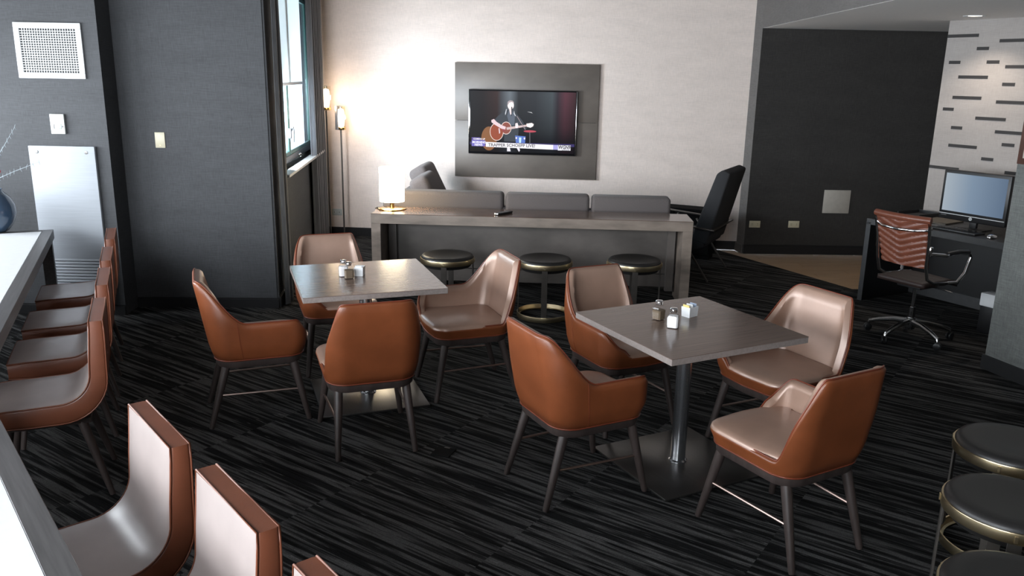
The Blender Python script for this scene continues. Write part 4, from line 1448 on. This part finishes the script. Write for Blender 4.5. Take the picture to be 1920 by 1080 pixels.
# local: x along the front edge towards us, +y towards the wall
DL, DD = 2.3, .74
MB().box((DL / 2, DD / 2, .735), (DL, DD, .030), .001, 1).build('desktop', M['desk'], dk)
MB().box((DL / 2, .003, .725), (DL, .008, .052), .001, 1).build('front_edge', M['desk_edge'], dk)
MB().box((.022, DD / 2 + .002, .36), (.044, DD - .004, .72), .001, 1).build('side_panel', M['desk'], dk)
MB().box((.022, .003, .36), (.046, .008, .72), .001, 1).build('side_edge', M['desk_edge'], dk)
MB().box((DL / 2, DD - .06, .40), (DL - .09, .02, .62), .001, 1).build('back_panel', M['desk'], dk)
MB().box((DL / 2, DD - .075, .06), (DL - .09, .02, .10), .001, 1).build('plinth_rail', M['desk_edge'], dk)
MB().box((DL - .022, DD / 2, .36), (.044, DD - .004, .72), .001, 1).build('side_panel', M['desk'], dk)

def monitor_mat():
    m = emis('monitor_window_reflection', (.3, .4, .5), .62)  # mostly a window reflection, painted as a glowing ramp, paler at the left
    n, l, p = nodes_of(m)
    tc = n.new('ShaderNodeTexCoord'); sp = n.new('ShaderNodeSeparateXYZ'); rp = n.new('ShaderNodeValToRGB')
    e = rp.color_ramp.elements
    e[0].position = 0; e[0].color = (.50, .58, .66, 1)
    e[1].position = 1; e[1].color = (.15, .22, .33, 1)
    k_ = e.new(.45); k_.color = (.27, .37, .50, 1)
    l.new(tc.outputs['Generated'], sp.inputs[0]); l.new(sp.outputs['X'], rp.inputs['Fac']); l.new(rp.outputs['Color'], p.inputs['Emission Color'])
    return m


def dloc(u, v_, z=0):
    c, s_ = math.cos(DA), math.sin(DA)
    return (3.154 + c * u - s_ * v_, 7.30 + s_ * u + c * v_, z)

mo = thing('monitor', 'black computer monitor on the desk at the right', 'monitor', dloc(.755, .33, .7505), DA)
MB().box((0, -.005, .268), (.575, .045, .415), .010, 2).build('casing', M['black'], mo)
MB().box((0, -.0275, .2895), (.525, .004, .315), .001, 1).build('screen', monitor_mat(), mo)
MB().box((0, -.0285, .108), (.560, .004, .006)).build('trim_line', M['white_paint'], mo)
lg = MB().lathe([(0, 0), (.014, 0), (.014, .002), (0, .002)], n=20).build('badge', M['white_paint'], mo)
lg.matrix_local = Matrix.Translation((0, -.0275, .089)) @ Matrix.Rotation(PI / 2, 4, 'X')
text_mesh('badge_text', 'hp', .017, M['black'], mo, (-.0075, -.0300, .0845))
MB().box((-.24, -.0278, .094), (.05, .001, .005)).build('maker_mark', M['button'], mo)
MB().box((0, .03, .05), (.06, .03, .10), .004).build('stand_neck', M['black'], mo)
MB().box((0, .02, .006), (.24, .18, .012), .004).build('stand_foot', M['black'], mo)

kb = thing('keyboard', 'black keyboard on the desk before the monitor', 'keyboard', dloc(.74, .13, .7505), DA)
MB().box((0, 0, .009), (.44, .14, .018), .004).build('keyboard_body', M['black'], kb)
for r_ in range(5):
    for c_ in range(14):
        MB().box((-.195 + c_ * .030, -.05 + r_ * .025, .0195), (.025, .020, .005), .001, 1).build('key', M['black_gloss'], kb)
ms = thing('mouse', 'shiny computer mouse at the right end of the desk', 'mouse', dloc(1.075, .10, .7505), DA)
MB().lathe([(0, 0), (.030, 0), (.033, .008), (.028, .022), (.014, .031), (0, .033)], n=22, sy=1.5).build('mouse_body', M['chrome'], ms, angle=60)
MB().box((0, .025, .030), (.004, .018, .006), .001, 1).build('scroll_wheel', M['black'], ms)

pr = thing('folder', 'brown card folder on the desk left of the monitor', 'folder', dloc(.40, .46, .7505), DA + .10)
MB().box((0, 0, .006), (.24, .30, .012), .001, 1).build('folder_cover', M['folder'], pr)
tr = thing('document_tray', 'black document tray at the far end of the desk', 'tray', dloc(.14, .52, .7505), DA)
g = MB().box((0, 0, .004), (.22, .30, .008), .001, 1)
g.box((-.106, 0, .025), (.008, .30, .035)).box((.106, 0, .025), (.008, .30, .035)).box((0, .146, .025), (.204, .008, .035))
g.build('tray_body', M['black'], tr)
MB().box((0, -.005, .012), (.19, .27, .006)).build('papers', M['black_fab'], tr)

pcab = thing('computer_tower', 'black computer tower under the right end of the desk', 'computer', dloc(1.27, .42, 0), DA)
MB().box((0, 0, .235), (.19, .42, .43), .004).build('tower_case', M['black'], pcab)
MB().box((0, -.2125, .235), (.17, .008, .40), .002, 1).build('front_bezel', M['black_gloss'], pcab)
for xx in (-.07, .07):
    for yy in (-.16, .16):
        MB().box((xx, yy, .010), (.03, .03, .020)).build('foot', M['black'], pcab)
wb = thing('white_box', 'white-lidded black box on the floor under the desk beside the column', 'box', dloc(1.10, .05, 0), DA)
MB().box((.09, .06, .15), (.18, .12, .30), .008).build('box_body', M['black'], wb)
MB().box((.09, .055, .272), (.185, .135, .105), .008).build('box_lid', M['white_paint'], wb)

# office chair
oc = thing('office_chair', 'brown ribbed leather office chair with chrome frame at the desk', 'chair', (3.098, 6.161, 0), DA)
# local: x along the desk towards us (sitter's right), +y towards the desk
g = MB()
N, K = 16, 120
zb_, zt_ = .600, .955
front, back = [], []
for j in range(K + 1):
    t_ = j / K
    z = zb_ + (zt_ - zb_) * t_
    hw_ = .185 + .030 * t_
    rowf, rowb = [], []
    for i in range(N + 1):
        s_ = -1 + 2 * i / N
        xx = -.02 + hw_ * s_
        # chevron ribs: pleats run down to the middle
        ph = (z - .075 * abs(s_)) / .047
        rib = .015 * abs(math.sin(PI * ph)) ** .55
        yb_ = -.20 - .085 * (t_ - .25) ** 1.0 + .035 * s_ * s_
        rowf.append(Vector((xx, yb_ + .020, z)))
        rowb.append(Vector((xx, yb_ - .006 - rib, z)))
    front.append(rowf); back.append(rowb)
Vf = g.grid(front); Vb = g.grid(back)
for a, b_ in ((Vf, Vb),):
    for j in range(K):
        g.bm.faces.new((a[j][0], a[j + 1][0], b_[j + 1][0], b_[j][0])); g.bm.faces.new((a[j][-1], b_[j][-1], b_[j + 1][-1], a[j + 1][-1]))
    for i in range(N):
        g.bm.faces.new((a[0][i], b_[0][i], b_[0][i + 1], a[0][i + 1])); g.bm.faces.new((a[K][i], a[K][i + 1], b_[K][i + 1], b_[K][i]))
g.build('backrest', M['office_leather'], oc, angle=60)
rl = [(-.02 + .228 * (-1 + 2 * i / 8), -.268 + .035 * (-1 + 2 * i / 8) ** 2, .968 ) for i in range(9)]
MB().tube(rl, .026, 14).build('back_roll', M['office_leather'], oc)
MB().tube([(-.235, -.195, .905), (-.225, -.235, .895), (-.15, -.275, .885), (-.02, -.290, .880), (.11, -.275, .885), (.185, -.235, .895), (.195, -.195, .905)], .011, 12).build('back_brace', M['chrome'], oc)
for s_ in (-1, 1):
    xo = -.02 + s_ * .205
    MB().tube([(xo + s_ * .018, -.235, .93), (xo + s_ * .010, -.205, .80), (xo, -.185, .62), (xo, -.150, .52), (xo, -.07, .480), (xo, .10, .470), (xo, .24, .465)], .012, 10).build('side_rail', M['alu'], oc)
    MB().box((xo + s_ * .016, -.180, .735), (.022, .035, .075), .006).build('arm_bracket', M['chrome'], oc)
    MB().tube([(xo + s_ * .02, -.18, .72), (xo + s_ * .055, -.05, .705), (xo + s_ * .065, .08, .715), (xo + s_ * .065, .215, .700), (xo + s_ * .062, .245, .670), (xo + s_ * .055, .215, .55), (xo + s_ * .03, .17, .475), (xo, .10, .470)], .013, 12).build('armrest', M['chrome'], oc)
    MB().tube([(xo + s_ * .057, -.04, .712), (xo + s_ * .066, .08, .722), (xo + s_ * .066, .20, .710)], .019, 10).build('arm_pad', M['black'], oc)
rows = []
for j in range(13):
    t_ = j / 12
    yy = -.17 + .43 * t_
    rows.append([Vector((-.02 + .195 * (-1 + 2 * i / 10), yy, .482 + .006 * abs(math.sin(PI * (t_ * 8 + .3 * abs(-1 + 2 * i / 10)))) - .03 * max(0, t_ - .85) / .15)) for i in range(11)])
g = MB(); g.grid(rows)
o = g.build('seat', M['office_seat'], oc, angle=60); sd = o.modifiers.new('thick', 'SOLIDIFY'); sd.thickness = .035
MB().box((0, .03, .430), (.20, .24, .035), .008).build('tilt_mechanism', M['black'], oc)
MB().tube([(.10, .03, .43), (.20, .05, .425), (.26, .06, .415)], .006, 8).build('lever', M['black'], oc)
MB().lathe([(.026, .16), (.026, .25), (.0145, .252), (.0145, .42)], n=20, cap=True).build('gas_lift', M['chrome'], oc)
MB().lathe([(0, .075), (.034, .075), (.040, .10), (.036, .165), (0, .168)], n=22).build('hub', M['alu'], oc)
for k_ in range(5):
    a = 2 * PI * k_ / 5 + math.radians(-148)
    c_, s_ = math.cos(a - DA), math.sin(a - DA)
    e = Vector((c_, s_, 0))
    MB().tube([e * .03 + Vector((0, 0, .135)), e * .12 + Vector((0, 0, .130)), e * .23 + Vector((0, 0, .105)), e * .30 + Vector((0, 0, .080)), e * .305 + Vector((0, 0, .062))], [.023, .020, .018, .016, .013], 10).build('base_arm', M['alu'], oc)
    cs = MB()
    R_ = Matrix.Rotation(PI / 2, 4, 'X')
    for off in (-.013, .013):
        g2 = MB().lathe([(0, -.009), (.022, -.009), (.028, -.005), (.028, .005), (.022, .009), (0, .009)], n=18)
        for v_ in g2.bm.verts:
            v_.co = Matrix.Rotation(a - DA + .6, 4, 'Z') @ R_ @ v_.co
            v_.co += e * .310 + Vector((0, 0, .0285)) + (Matrix.Rotation(a - DA + .6, 4, 'Z') @ Vector((0, off, 0)))
        me_ = bpy.data.meshes.new('tmp'); g2.bm.to_mesh(me_); g2.bm.free(); cs.bm.from_mesh(me_); bpy.data.meshes.remove(me_)
    cs.build('caster', M['black'], oc, angle=40)

# floor outlet cover
fb = thing('floor_box', 'black square floor outlet cover set in the carpet', 'floor outlet', (-.345, 3.998, .0), math.radians(-20))
MB().box((0, 0, .003), (.105, .105, .006), .002, 1).build('lid', M['lid'], fb)
MB().box((0, .045, .0065), (.03, .008, .002)).build('latch', M['bronze'], fb)
